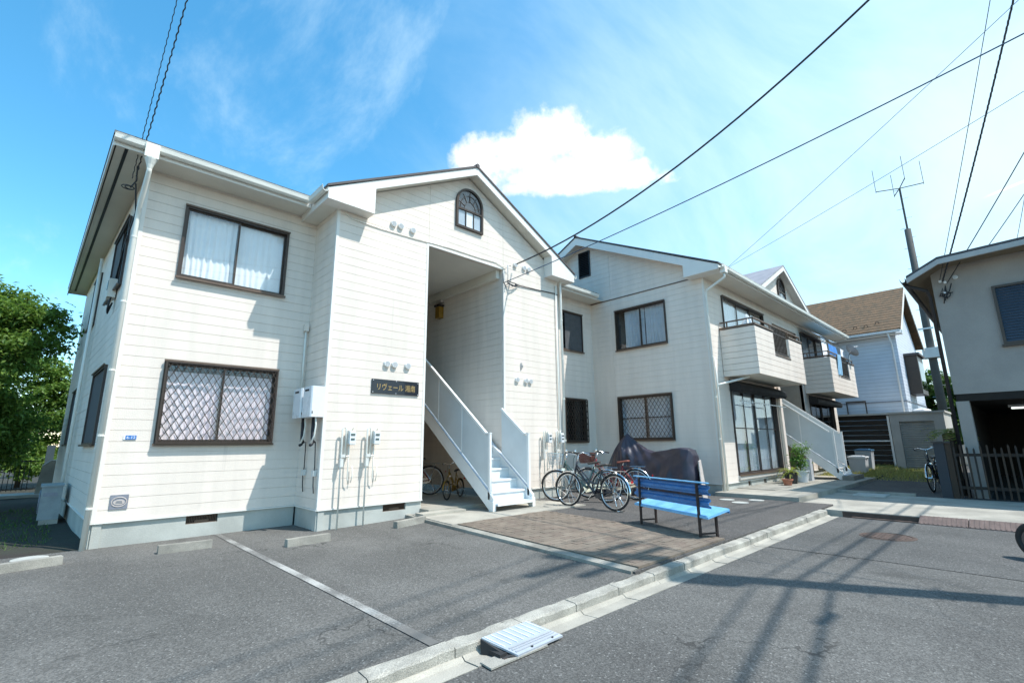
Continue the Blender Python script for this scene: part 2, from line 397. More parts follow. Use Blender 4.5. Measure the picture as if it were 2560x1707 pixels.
pmat('bark', (.10, .075, .055), .9, .3, 10, bump=.6, bscale=40)
pmat('ramp_grey', (.50, .53, .57), .38, .08, 5, metal=.35)
pmat('iron_cover', (.11, .075, .060), .7, .3, 12, bump=.6, bscale=60, metal=.3)
pmat('rust_plate', (.155, .110, .095), .8, .25, 10, bump=.4, bscale=70)
pmat('pale_cover', (.46, .46, .42), .85, .15, 6, fine=.1)
pmat('stucco', (.325, .30, .275), .9, .10, 1.5, bump=.55, bscale=120, fine=.05, fscale=80)
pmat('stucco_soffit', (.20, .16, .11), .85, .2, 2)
pmat('fascia_grey', (.42, .41, .39), .6, .1)
pmat('wood_dark', (.026, .018, .013), .75, .35, 8, stretch=(4, 4, .6))
pmat('wood_brown', (.045, .028, .017), .8, .35, 8, stretch=(4, 4, .6))
pmat('post_slate', (.030, .034, .042), .7, .2, 4)
pmat('shutter_blue', (.035, .05, .075), .5, .15, 3)
pmat('shutter_grey', (.36, .35, .32), .6, .15, 3)
pmat('shed_wall', (.50, .48, .44), .8, .12, 2)
lapped_mat('far_siding', (.60, .64, .70), .152)
pmat('pole_concrete', (.085, .085, .078), .85, .15, 3)
pmat('cable', (.025, .028, .035), .55, .1)
pmat('cable_blue', (.05, .09, .16), .5, .1)
pmat('dish', (.40, .42, .43), .5, .1)
pmat('cloth_white', (.86, .87, .88), .85, .03)
pmat('cloth_blue', (.05, .22, .55), .85, .2, 8)
pmat('cloth_pale', (.32, .58, .78), .85, .15, 8)
pmat('awning_blue', (.25, .40, .55), .8, .15, 6)
pmat('bin_grey', (.50, .52, .54), .5, .06)
pmat('bin_lid', (.08, .20, .33), .4, .08)
pmat('hedge_dark', (.012, .016, .012), .9, .3, 4)
glass_mat('glass', (.97, .98, .98)); glass_mat('glass_dim', (.55, .60, .62))
leaf_mat('leaf_tree', (.055, .125, .022), (.20, .31, .065), .42)
leaf_mat('leaf_dark', (.03, .075, .018), (.10, .18, .04), .35)
leaf_mat('leaf_pot', (.06, .16, .03), (.20, .34, .08), .4)
leaf_mat('leaf_palm', (.13, .19, .03), (.32, .34, .08), .3)
leaf_mat('grass_blade', (.18, .20, .05), (.46, .45, .18), .45)
asphalt_mat('asphalt_road', (.100, .097, .090), (.132, .128, .118), seed=1)
asphalt_mat('asphalt_lot', (.106, .102, .093), (.146, .140, .128), seed=2)
asphalt_mat('asphalt_fore', (.088, .082, .077), (.114, .106, .098), seed=3)
worn_paint('line_paint', (.42, .41, .38), (.135, .13, .12))
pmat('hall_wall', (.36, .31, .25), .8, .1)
pmat('weathered_enamel', (.30, .33, .33), .6, .2, 4)
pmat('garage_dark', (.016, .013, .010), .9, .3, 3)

asphalt_mat('asphalt_patch', (.090, .089, .084), (.118, .115, .108), seed=5)

def add_rain_streaks(name, strength=.16):
    """thin vertical dirt runs in the coating, irregular and sparse"""
    t = NT(M[name].node_tree); b = t.n['Principled BSDF']; src = b.inputs['Base Color'].links[0].from_socket
    pos = t.add('ShaderNodeNewGeometry').outputs['Position']
    mp = t.add('ShaderNodeMapping'); t.link(pos, mp.inputs[0]); mp.inputs['Scale'].default_value = (11, 11, .30)
    k = t.math('MULTIPLY', t.ramp(t.noise(mp.outputs[0], 1.0, 4, .65), .60, .80), t.ramp(t.noise(pos, .9, 3, .5), .42, .62))
    bl = t.ramp(t.noise(pos, 3.2, 5, .65), .64, .80)
    t.link(t.mix(t.math('MULTIPLY', t.math('MAXIMUM', k, t.math('MULTIPLY', bl, .5)), strength), src, (.30, .28, .24)), b.inputs['Base Color'])
add_rain_streaks('siding', .30); add_rain_streaks('foundation', .45); add_rain_streaks('stair_white', .35); add_rain_streaks('panel_frp', .25); add_rain_streaks('trim_white', .18); add_rain_streaks('stucco', .40)

# ------------------------------------------------------------------ measured lines of the place
XL, YA, XI, YB, XO1, XO2, XR, X2, YC, YD = .5446, 8.7259, 3.1664, 7.7728, 5.0802, 7.1369, 9.0334, 11.7102, 5.1087, 4.2237
ZF, ROW, ZS, ZO = .36, .152, 5.56, 5.307

# ------------------------------------------------------------------ ground
struct('ground', MB().box(-250, -250, -.5, 350, 350, -.06), 'yard')
def sheet(x0, x1, y0, y1, zf, nx=1, ny=1, thick=.0):
    mb = MB(); vs = []; fs = []
    for j in range(ny + 1):
        for i in range(nx + 1):
            a = i / nx; b = j / ny; y = y0 + (y1 - y0) * b
            xa = x0(y) if callable(x0) else x0; xb = x1(y) if callable(x1) else x1
            x = xa + (xb - xa) * a; vs.append((x, y, zf(x, y)))
    for j in range(ny):
        for i in range(nx): k = j * (nx + 1) + i; fs.append((k, k + 1, k + nx + 2, k + nx + 1))
    mb.add(vs, fs)
    if thick:
        n = len(vs); mb.add([(v[0], v[1], v[2] - thick) for v in vs], [tuple(f[::-1]) for f in fs])
        ring = [i for i in range(nx + 1)] + [(j + 1) * (nx + 1) - 1 for j in range(1, ny + 1)] + [ny * (nx + 1) + i for i in range(nx - 1, -1, -1)] + [j * (nx + 1) for j in range(ny - 1, 0, -1)]
        for a, b in zip(ring, ring[1:] + ring[:1]): mb.f.append((a, b, b + n, a + n))
    return mb
def road_z(x, y): return .012 * math.sin(x * .9) * math.sin(y * 1.3) * .15
struct('road', sheet(-40, 10.48, -14, 2.54, road_z, 40, 20, .05), 'asphalt_road', smooth=False)
EDGE = lambda y: 4.285 + (y - 2.84) * (4.80 - 4.285) / (7.83 - 2.84)        # where the parking bay meets the raised forecourt
def lot_z(x, y): return .030 + .052 * max(0, min(1, (8.7 - y) / 5.95)) + .003 * math.sin(x * 1.7 + y) + .032 * max(0, min(1, (x - 3.3) / 1.4)) ** 2
struct('parking_bay', sheet(-6.0, EDGE, 2.80, 8.76, lot_z, 16, 16, .09), 'asphalt_lot')
def fore_z(x, y): return .118 + .002 * math.sin(x * 1.3 + y * 2)
struct('forecourt', sheet(EDGE, 11.30, 2.80, 8.76, fore_z, 12, 12, .12), 'asphalt_fore')
struct('yard_ground', sheet(-9, .56, 8.761, 40, lambda x, y: .02 + .02 * math.sin(x * 3) * math.sin(y * 2.1), 24, 40, .05), 'yard')
# painted bay line, worn through in places
pl = MB()
a, b = Vector((2.05, 8.70)), Vector((1.975, 2.82)); NP = 30
for i in range(NP):
    p, q = a.lerp(b, i / NP), a.lerp(b, (i + 1) / NP)
    pl.add([(p.x - .04, p.y, lot_z(p.x, p.y) + .006), (q.x - .04, q.y, lot_z(q.x, q.y) + .006), (q.x + .04, q.y, lot_z(q.x, q.y) + .006), (p.x + .04, p.y, lot_z(p.x, p.y) + .006)], [(0, 1, 2, 3)])
struct('bay_line', pl, 'line_paint')
struct('road_patch', sheet(lambda y: 6.95 + .05 * math.sin(y * 1.3), 10.44, -14, 2.52, lambda x, y: road_z(x, y) + .0045, 20, 24), 'asphalt_patch')

# kerb of separate stones and the concrete channel in front of it
kerb = bpy.data.objects.new('kerb', None); COL.objects.link(kerb); kerb['kind'] = 'structure'
kmesh = []
for q in range(3):
    mb = MB(); r = random.Random(q); L = .59
    prof = [(2.695, -.05), (2.695, .070), (2.708, .083), (2.80, .088), (2.815, .085), (2.815, -.05)]
    n = 6; vs = []; fs = []
    for i in range(n + 1):
        for (y, z) in prof: vs.append((L * i / n, y + (r.uniform(-.004, .004) if z > 0 else 0), z + (r.uniform(-.005, .004) if z > 0 else 0)))
    for i in range(n):
        for j in range(len(prof) - 1): k = i * 6 + j; fs.append((k, k + 1, k + 7, k + 6))
    fs += [tuple(range(6)), tuple(n * 6 + i for i in range(6))[::-1]]
    mb.add(vs, fs); kmesh.append(mb)
kbase = [m.build('kerb_stone', 'kerb_stone', kerb) for m in kmesh]
for i in range(25):
    o = kbase[i] if i < 3 else add_obj('kerb_stone', kbase[i % 3].data, kerb)
    o.location = (-4.55 + i * .6 + RNG.uniform(-.003, .003), RNG.uniform(-.003, .003), RNG.uniform(-.004, .004) + max(0, (i - 12)) * .0016)
chan = bpy.data.objects.new('drainage_channel', None); COL.objects.link(chan); chan['kind'] = 'structure'
cm = MB(); cm.prism([(0, 2.53, -.06), (0, 2.53, .004), (0, 2.66, -.002), (0, 2.685, .016), (0, 2.697, .02), (0, 2.697, -.06)], (.592, 0, 0))
c0 = cm.build('channel_block', 'concrete', chan)
for i in range(25):
    o = c0 if i == 0 else add_obj('channel_block', c0.data, chan)
    o.location = (-4.50 + i * .6, RNG.uniform(-.004, .004), RNG.uniform(-.003, .003))

# brick patch in the forecourt: pavers laid one by one
patch = bpy.data.objects.new('brick_paving', None); COL.objects.link(patch); patch['kind'] = 'structure'
PX0 = lambda y: EDGE(y) + .10; PY0, PY1, PW = 2.83, 6.22, 2.02
def fz(x, y): return fore_z(x, y) + .004
bed = sheet(lambda y: PX0(y) - .02, lambda y: PX0(y) + PW, PY0, PY1, fz, 4, 8)
bed.build('sand_bed', 'sand_bed', patch)
bm_ = MB(); bm_.box(-.0965, -.0465, -.01, .0965, .0465, .020)
bmesh_objs = {}
cells = []
row = 0; y = PY0 + .05
while y < PY1 - .03:
    xs_, xe_ = PX0(y), PX0(y) + PW
    if row % 2: cells.append((xs_ + .05, y, .5)); cells.append((xe_ - .05, y, .5)); x = xs_ + .2
    else: x = xs_ + .1
    while x < xe_ - .09 - (.1 if row % 2 else 0):
        cells.append((x, y, 1)); x += .2
    y += .1; row += 1
cells.sort(key=lambda c: c[0] ** 2 + c[1] ** 2)
for i, (x, y, kx) in enumerate(cells[:300]):
    mt = RNG.choice(('brick_a', 'brick_a', 'brick_b', 'brick_c'))
    if mt not in bmesh_objs: o = bm_.build('brick', mt, patch); bmesh_objs[mt] = o
    else: o = add_obj('brick', bmesh_objs[mt].data, patch)
    o.location = (x, y, fz(x, y) + RNG.uniform(-.002, .001)); o.rotation_euler = (RNG.gauss(0, .008), RNG.gauss(0, .008), RNG.gauss(0, .010)); o.scale = (kx * (1 if kx == 1 else .97), 1, 1)
rest = MB()
for (x, y, kx) in cells[300:]:
    z = fz(x, y) + RNG.uniform(-.004, .002); rest.box(x - .0965 * kx, y - .0465, z - .01, x + .0965 * kx, y + .0465, z + .02)
if cells[300:]:
    o = rest.build('paving_bricks', 'brick_a', patch); o['kind'] = 'stuff'
# concrete edging left of and behind the bricks
eg = MB()
for i in range(12):
    y0, y1 = 2.83 + i * .415, 2.83 + (i + 1) * .415 - .006
    eg.prism([(EDGE(y0) - .03, y0, .02), (EDGE(y0) + .085, y0, .02), (EDGE(y0) + .085, y0, .131), (EDGE(y0) - .03, y0, .122)], (EDGE(y1) - EDGE(y0), y1 - y0, 0))
struct('forecourt_edging', eg, 'concrete_old')
# stair apron and the hall floor
struct('stair_apron', sheet(lambda y: EDGE(y) + .02, 7.95, 6.26, 7.62, lambda x, y: .136, 4, 4, .12), 'concrete')
struct('hall_floor', MB().box(XO1 - .02, 7.50, .0, XO2 + .02, 15.0, .20), 'concrete')
struct('hall_threshold', MB().box(XO1 - .30, 7.25, .0, XO1 + .62, 7.495, .178), 'concrete')

# cross lane of concrete at the end of the road
lane = MB(); lane.box(10.62, -16, -.04, 14.25, 2.79, .095); lane.box(11.305, 2.791, -.04, 14.25, 3.398, .095); struct('cross_lane', lane, 'concrete')
struct('lane_gutter', MB().box(10.482, -16, -.05, 10.618, 2.55, -.045), 'concrete_old')
gr = bpy.data.objects.new('lane_gutter_cover', None); COL.objects.link(gr); gr['kind'] = 'structure'
g0 = MB().prism([(10.40, -.295, .004), (10.40, .295, .004), (10.66, .295, .100), (10.66, -.295, .100), ], (0, 0, .012))
for k in range(11): g0.beam((10.41, -.28 + k * .056, .022), (10.65, -.28 + k * .056, .112), .016, .008)
g0 = g0.build('cover_plate', 'rust_plate', gr)
for i in range(8):
    o = g0 if i == 0 else add_obj('cover_plate', g0.data, gr)
    o.location = (0, 1.12 - i * .6, 0)
struct('lane_gutter_lid', MB().box(10.50, 1.42, -.05, 10.60, 2.35, .012), 'iron_cover'); struct('lane_riser_strip', MB().box(10.604, 1.42, -.03, 10.618, 2.50, .082), 'iron_cover')  # second box: dark strip added along the front riser of the lane
# terrace in front of the far wing, passage and the grass behind it
tz = .20
struct('terrace', MB().box(11.32, 3.40, -.05, 18.9, 5.14, tz), 'concrete')
struct('door_slab', MB().box(12.55, 4.25, tz, 16.0, 5.12, tz + .012), 'concrete_old')
struct('passage', sheet(14.26, 26, -4, 3.395, lambda x, y: .10 + max(0, x - 17) * .022, 14, 8, .1), 'asphalt_fore')
struct('passage_kerb', MB().box(14.2, 1.9, .0, 14.34, 3.39, .155), 'concrete_old')
struct('side_yard', sheet(18.91, 40, 3.396, 7.0, lambda x, y: .14 + max(0, x - 17) * .022, 10, 4, .1), 'yard')
gb = MB(); r = random.Random(3)
for i in range(9000):
    x = r.uniform(18.6, 25.6); y = r.uniform(1.9, 5.0); z = .08 + max(0, x - 17) * .022
    if y > 3.39: z += .05
    h = r.uniform(.05, .16) * (1.0 if x > 19.4 else .6); a = r.uniform(0, 6.28); w = .012
    lean = (r.gauss(0, .05), r.gauss(0, .05))
    gb.add([(x - w * math.cos(a), y - w * math.sin(a), z), (x + w * math.cos(a), y + w * math.sin(a), z), (x + lean[0], y + lean[1], z + h)], [(0, 1, 2)])
o = gb.build('grass', 'grass_blade', fix=False); _root_props(o, 'sunlit yellow-green grass at the end of the passage', 'grass', kind='stuff')

# ------------------------------------------------------------------ siding walls, windows
def clip_poly(poly, planes):
    for (a, b, c) in planes:
        out = []
        for i in range(len(poly)):
            p, q = poly[i], poly[(i + 1) % len(poly)]
            dp, dq = a * p[0] + b * p[1] - c, a * q[0] + b * q[1] - c
            if dp <= 0: out.append(p)
            if dp * dq < 0: t = dp / (dp - dq); out.append((p[0] + (q[0] - p[0]) * t, p[1] + (q[1] - p[1]) * t))
        poly = out
        if len(poly) < 3: return []
    return poly
class Wall:
    """a wall plane: start P0, unit direction U, outward normal N, all horizontal"""
    def __init__(s, P0, P1, N):
        s.P0 = Vector((*P0, 0)); d = Vector((*P1, 0)) - s.P0; s.L = d.length; s.U = d.normalized(); s.N = Vector((*N, 0)).normalized()
    def pt(s, u, z, d=0): return s.P0 + s.U * u + s.N * d + Vector((0, 0, z))
    def slab(s, mb, poly, d0, d1): mb.prism([s.pt(u, z, d0) for (u, z) in poly], s.N * (d1 - d0))
    def rect(s, mb, u0, u1, z0, z1, d0, d1): s.slab(mb, [(u0, z0), (u1, z0), (u1, z1), (u0, z1)], d0, d1)
def siding(bld, w, z0, z1, openings=(), clip=(), joints=(), boards=True, u0=0, u1=None, row=ROW, mat='siding', gap=.0048, core_t=.10, merge_from=None):
    u1 = w.L if u1 is None else u1
    us = sorted({u0, u1, *[min(max(q, u0), u1) for o in openings for q in o[:2]]}); zs = sorted({z0, z1, *[min(max(q, z0), z1) for o in openings for q in o[2:4]]})
    core = MB()
    for ua, ub in zip(us, us[1:]):
        for za, zb in zip(zs, zs[1:]):
            um, zm = (ua + ub) / 2, (za + zb) / 2
            if any(o[0] < um < o[1] and o[2] < zm < o[3] for o in openings): continue
            p = clip_poly([(ua, za), (ub, za), (ub, zb), (ua, zb)], clip)
            if p: w.slab(core, p, -.009 - core_t, -.009)
    core = core.build('wall', 'siding_core' if boards else mat, bld)
    if not boards: return core
    k = 0; z = z0; rest = MB()
    while z < z1 - .01:
        za, zb = z, min(z + row - gap, z1); z += row
        cuts = sorted({u0, u1, *joints, *[q for o in openings if o[2] < zb and o[3] > za for q in o[:2]]}); cuts = [c for c in cuts if u0 <= c <= u1]
        cur = None; pieces = []
        for ua, ub in zip(cuts, cuts[1:]):
            um = (ua + ub) / 2; iv = [(za, zb)]
            for o in openings:
                if o[0] < um < o[1]:
                    nx_ = []
                    for (a, b) in iv:
                        if o[2] > a: nx_.append((a, min(b, o[2])))
                        if o[3] < b: nx_.append((max(a, o[3]), b))
                    iv = [(a, b) for a, b in nx_ if b - a > .004]
            if ua in joints: cur = None
            ja = .003 if ua in joints else 0; jb = .003 if ub in joints else 0
            polys = [q for q in (clip_poly([(ua + ja, a), (ub - jb, a), (ub - jb, b), (ua + ja, b)], clip) for a, b in iv) if q]
            if not polys: cur = None; continue
            if cur is None: cur = MB(); pieces.append(cur)
            for q in polys: w.slab(cur, q, -.0089, RNG.uniform(-.0008, .0008))
        for p in pieces:
            if merge_from is not None and zb > merge_from: rest.v, rest.f = (rest.v + p.v, rest.f + [tuple(i + len(rest.v) for i in f) for f in p.f])
            else: p.build('board', mat, core)
    if rest.v:
        o = rest.build('boards', mat, core); o['kind'] = 'stuff'
    return core
def curtain_mesh(w, u0, u1, z0, z1, d, waves, amp, seed):
    r = random.Random(seed); mb = MB(); n = max(24, int(waves * 10)); ph = r.uniform(0, 6); vs = []; fs = []; m = 6
    ks = [(waves * 6.283 * r.uniform(.8, 1.2), r.uniform(0, 6), r.uniform(.4, 1)) for _ in range(3)]
    for i in range(n + 1):
        a = i / n; wv = sum(k[2] * math.sin(k[0] * a + k[1]) for k in ks) / 2
        for j in range(m + 1):
            b = j / m; vs.append(w.pt(u0 + (u1 - u0) * a + .012 * math.sin(b * 3 + a * 9) * (1 - b), z0 + (z1 - z0) * b, d + amp * wv * (1.15 - .6 * b)))
    for i in range(n):
        for j in range(m): k = i * (m + 1) + j; fs.append((k, k + 1, k + m + 2, k + m + 1))
    return mb.add(vs, fs)
def window(bld, w, u0, u1, z0, z1, curtain='curtain_white', grille=False, dark=False, mid=.5, screen=None, frame='bronze', seed=1, fw=.038, curt_span=(0, 1), bar=False, leaves=2, name='window', ctop=0, gpitch=.104):
    """frame is the part; sashes, panes, curtain, screen and grille hang on it"""
    f = MB(); P = .035
    for (a, b, c, d) in ((u0, u0 + fw, z0, z1), (u1 - fw, u1, z0, z1), (u0 + fw, u1 - fw, z1 - fw, z1), (u0 + fw, u1 - fw, z0, z0 + fw)): w.rect(f, a, b, c, d, -.10, P)
    fr = f.build(name, frame, bld)
    s = MB(); w.rect(s, u0 - .015, u1 + .015, z0 - .02, z0 + .012, P + .002, P + .035); s.build('sill', 'bronze_lit', fr); s = MB(); w.rect(s, u0 - .008, u1 + .008, z1 - .012, z1 + .015, P + .002, P + .022); s.build('head_drip', 'bronze_lit', fr)
    iu0, iu1, iz0, iz1 = u0 + fw, u1 - fw, z0 + fw, z1 - fw
    n = leaves; step = (iu1 - iu0) / n
    for k in range(n):
        a, b = iu0 + step * k - (.012 if k else 0), iu0 + step * (k + 1) + (.012 if k < n - 1 else 0)
        d = -.005 if k % 2 == 0 else -.04; sw = .024
        sm = MB()
        for (p, q, c, e) in ((a, a + sw, iz0, iz1), (b - sw, b, iz0, iz1), (a + sw, b - sw, iz1 - sw, iz1), (a + sw, b - sw, iz0, iz0 + sw * 1.3)): w.rect(sm, p, q, c, e, d - .025, d)
        if bar: w.rect(sm, a + sw, b - sw, (iz0 + iz1) / 2 - .012, (iz0 + iz1) / 2 + .012, d - .02, d - .002)
        sm.build('sash', frame, fr)
        g = MB(); w.rect(g, a + sw, b - sw, iz0 + sw * 1.3, iz1 - sw, d - .015, d - .010); g.build('pane', 'glass_dim' if dark else 'glass', fr)
    rm = MB(); q = [w.pt(u, z, -.118) for u, z in ((u0, z0), (u1, z0), (u1, z1), (u0, z1))]; e = -w.N * .55
    rm.add(q + [p + e for p in q], [(4, 5, 6, 7), (0, 1, 5, 4), (1, 2, 6, 5), (2, 3, 7, 6), (3, 0, 4, 7)]); rm.build('room', 'room', fr, fix=False)
    if curtain:
        ca, cb = iu0 + (iu1 - iu0) * curt_span[0], iu0 + (iu1 - iu0) * curt_span[1]; md = (ca + cb) / 2
        for k, (a, b) in enumerate(((ca, md - .01), (md + .01, cb))):
            curtain_mesh(w, a, b, z0 + .02, z1 - ctop, -.105, 8, .022, seed * 3 + k).build('curtain', curtain, fr, smooth=True, fix=False)
    if screen:
        sc = MB(); w.rect(sc, iu0 + (iu1 - iu0) * screen[0], iu0 + (iu1 - iu0) * screen[1], iz0, iz1, .004, .008); sc.build('insect_screen', 'insect_screen', fr)
    if grille:
        g = MB(); D = .085; g0, g1, h0, h1 = u0 + .012, u1 - .012, z0 + .012, z1 - .012
        for (a, b, c, d) in ((g0, g0 + .02, h0, h1), (g1 - .02, g1, h0, h1), (g0 + .02, g1 - .02, h1 - .02, h1), (g0 + .02, g1 - .02, h0, h0 + .02)): w.rect(g, a, b, c, d, D - .012, D + .012)
        for (uu, zz) in ((g0 + .02, h0 + .05), (g1 - .04, h0 + .05), (g0 + .02, h1 - .07), (g1 - .04, h1 - .07)): w.rect(g, uu, uu + .02, zz, zz + .02, P, D - .012)
        H = h1 - h0; sl = .175 / gpitch                       # rise over run of the bars
        for sg in (1, -1):
            x = g0 - H / sl
            while x < g1 + H / sl:
                a, b = (x, h0), (x + H / sl * 1.0, h1)
                if sg < 0: a, b = (x, h1), (x + H / sl, h0)
                pa, pb = a, b                              # clip the bar to the frame
                def cut(p, q, lim):
                    t = (lim - p[0]) / (q[0] - p[0]); return (lim, p[1] + (q[1] - p[1]) * t)
                if pb[0] > g0 and pa[0] < g1:
                    if pa[0] < g0: pa = cut(a, b, g0)
                    if pb[0] > g1: pb = cut(a, b, g1)
                    if pb[0] - pa[0] > .01: g.beam(w.pt(*pa, D + .003 * sg), w.pt(*pb, D + .003 * sg), .0100, .005, up=tuple(w.N))
                x += gpitch
        g.build('grille', 'bronze', fr)
    return fr
def vent_cap(bld, w, u, z, r=.062):
    mb = MB(); c = w.pt(u, z); n = 18
    ax = w.N; ex = w.U; ez = Vector((0, 0, 1)); rings = []
    for (rr, d) in ((r, 0), (r, .034), (r * .93, .046), (r * .80, .047)):
        rings.append([c + ax * d + ex * rr * math.cos(6.2832 * j / n) + ez * rr * math.sin(6.2832 * j / n) for j in range(n)])
    vs = [p for q in rings for p in q]; fs = [(i * n + j, i * n + (j + 1) % n, (i + 1) * n + (j + 1) % n, (i + 1) * n + j) for i in range(3) for j in range(n)]; fs.append(tuple(3 * n + j for j in range(n)))
    mb.add(vs, fs); o = mb.build('vent_cap', 'vent_white', bld)
    lv = MB()
    for k in range(5):
        zz = -.6 * r + k * .3 * r; hw = math.sqrt(max(0, (r * .8) ** 2 - zz ** 2))
        lv.prism([c + ax * .0472 - ex * hw + ez * (zz - .0025), c + ax * .0472 + ex * hw + ez * (zz - .0025), c + ax * .0472 + ex * hw + ez * (zz + .0025), c + ax * .0472 - ex * hw + ez * (zz + .0025)], ax * .003)
    lv.build('louvre', 'plaque', o)
def gutter(bld, a, b, out, r=.055, name='gutter', mat='gutter_cream'):
    """trough from a to b (tops), bulging towards out"""
    a = Vector(a); b = Vector(b); o = Vector(out).normalized(); mb = MB(); prof = []
    for (x, z) in ((0, 0), (0, -.07), (.02, -.095), (.065, -.10), (.095, -.075), (.105, -.02), (.112, 0), (.106, .004), (.098, -.02), (.088, -.068), (.062, -.09), (.024, -.085), (.008, -.066), (.008, 0)): prof.append(o * x + Vector((0, 0, z)))
    return mb.prism([a + p for p in prof], b - a).build(name, mat, bld)
def downpipe(bld, pts, r=.032, clips=(), mat='gutter_cream'):
    mb = MB(); mb.tube(pts, r, 10); o = mb.build('downpipe', mat, bld, smooth=True)
    if clips:
        c = MB()
        for z in clips: c.lathe([(r + .006, z - .012), (r + .006, z + .012)], (pts[-1][0], pts[-1][1], 0), 10)
        c.build('pipe_clip', mat, o)
    return o
def foundation(bld, w, z0, z1, u0=0, u1=None, vents=(), core=.16):
    u1 = w.L if u1 is None else u1; f = MB(); us = sorted({u0, u1, *[q for v in vents for q in v]})
    for a, b in zip(us, us[1:]):
        if any(v[0] <= a and b <= v[1] for v in vents): w.rect(f, a, b, z0, .215, -core, -.022); w.rect(f, a, b, .215, z1, -core, -.10)
        else: w.rect(f, a, b, z0, z1, -core, -.022)
    fo = f.build('foundation', 'foundation', bld)
    fl = MB(); w.rect(fl, u0 - .005, u1 + .005, ZF - .022, ZF - .003, -.02, .016); fl.build('base_flashing', 'trim_white', bld)
    for v in vents:
        g = MB(); w.rect(g, v[0], v[1], .217, ZF - .03, -.098, -.085)
        gv = g.build('foundation_vent', 'dark_metal', bld)
        s = MB(); x = v[0] + .01
        while x < v[1] - .01: w.rect(s, x, x + .006, .219, ZF - .032, -.083, -.05); x += .021
        w.rect(s, v[0], v[1], .217, .226, -.083, -.04); w.rect(s, v[0], v[1], ZF - .04, ZF - .031, -.083, -.04); s.build('vent_bars', 'bronze_lit', gv)
        if True:
            lb = MB(); w.rect(lb, v[0] + (v[1] - v[0]) * .28, v[0] + (v[1] - v[0]) * .72, .232, .262, -.048, -.044); lb.build('vent_plate', 'bronze_lit', gv)
def corner_trim(bld, x, y, z0, z1, sx, sy, t=.045):
    mb = MB(); p = .004
    mb.box(min(x - sx * p, x + sx * t), min(y - sy * p, y), z0, max(x - sx * p, x + sx * t), max(y - sy * p, y), z1) if False else None
    xs = sorted((x + sx * p, x - sx * t)); ys = sorted((y + sy * p, y - sy * .012)); mb.box(xs[0], ys[0], z0, xs[1], ys[1], z1)
    xs = sorted((x + sx * p, x - sx * .012)); ys = sorted((y - sy * .0125, y - sy * t)); mb.box(xs[0], ys[0], z0, xs[1], ys[1], z1)
    mb.build('corner_trim', 'trim_white', bld)
def arch_window(bld, w, u0, u1, z0, zs, name='arch_window'):
    """surface-mounted arched window: zs is where the half round begins"""
    uc, R = (u0 + u1) / 2, (u1 - u0) / 2; N = 16
    def outl(r): return [(uc - r, z0 + (R - r)), *[(uc - r * math.cos(math.pi * i / N), zs + r * math.sin(math.pi * i / N)) for i in range(N + 1)], (uc + r, z0 + (R - r))]
    def ring(mb, r1, r2, d0, d1):
        o, i = outl(r1), outl(r2); n = len(o); V = []
        for d in (d0, d1): V += [w.pt(*p, d) for p in o] + [w.pt(*p, d) for p in i]
        F = []
        for k in range(n):
            q = (k + 1) % n; F += [(k, q, n + q, n + k), (2 * n + k, 2 * n + q, 3 * n + q, 3 * n + k), (k, q, 2 * n + q, 2 * n + k), (n + k, n + q, 3 * n + q, 3 * n + k)]
        mb.add(V, F)
    f = MB(); ring(f, R, R - .05, .002, .055); zt = zs - .16
    w.rect(f, u0 + .05, u1 - .05, zt - .02, zt + .02, .004, .05); fr = f.build(name, 'bronze', bld)
    bk = MB(); w.slab(bk, outl(R - .045), .001, .004); bk.build('backing', 'room', fr)
    c = MB(); step = (u1 - u0 - .1) / 3
    for k in range(3): w.rect(c, u0 + .05 + step * k + .01, u0 + .05 + step * (k + 1) - .01, z0 + .05, zt - .02, .006, .012)
    c.build('curtain', 'curtain_grey', fr)
    c = MB(); w.rect(c, uc - .10, uc + .10, z0 + .05, zt - .02, .0135, .017); c.build('curtain', 'curtain_white', fr)
    g = MB(); w.slab(g, outl(R - .05), .024, .028); g.build('pane', 'glass', fr)
    m = MB()
    for k in (1, 2): w.rect(m, u0 + .05 + step * k - .007, u0 + .05 + step * k + .007, z0 + .05, zt - .02, .03, .042)
    for ri in (.42, .72):
        pts = [w.pt(uc - R * ri * math.cos(math.pi * i / 12), zt + .02 + (zs + R - zt - .05) * ri * math.sin(math.pi * i / 12), .034) for i in range(13)]; m.tube(pts, .006, 4)
    for a in (20, 55, 90, 125, 160):
        t = math.radians(a); m.beam(w.pt(uc + R * .40 * math.cos(t), zt + .02 + .40 * (zs + R - zt - .05) * math.sin(t), .034), w.pt(uc + R * .86 * math.cos(t), zt + .02 + .88 * (zs + R - zt - .05) * math.sin(t), .034), .012, .012, up=tuple(w.N))
    m.build('muntin', 'bronze', fr)
    return fr

# ------------------------------------------------------------------ near wing of the apartment house
B1 = thing('apartment_building', 'cream two-storey apartment wing with tall open stairway under an arched-window gable', 'building', (XL, YA, 0), world=True)
wA = Wall((XL, YA), (XI, YA), (0, -1))
wS = Wall((XL, YA), (.20, 17.4), (-1, -.04))
wBs = Wall((XI, YA), (XI, YB), (-1, 0))
wB = Wall((XI, YB), (XR, YB), (0, -1))
wR = Wall((XR, YA), (X2, YA), (0, -1))
W_UP = (1.081, 2.679, 3.929, 5.143); W_LO = (1.095, 2.705, 1.375, 2.610)
oA = [(a - XL, b - XL, c, d) for (a, b, c, d) in (W_UP, W_LO)]
siding(B1, wA, ZF, ZS, oA, u0=.016)
window(B1, wA, *oA[0], curtain='curtain_white', seed=2)
window(B1, wA, *oA[1], curtain='curtain_pink', grille=True, seed=5, ctop=.14)
foundation(B1, wA, -.05, ZF, vents=[(1.625 - XL, 2.04 - XL)])
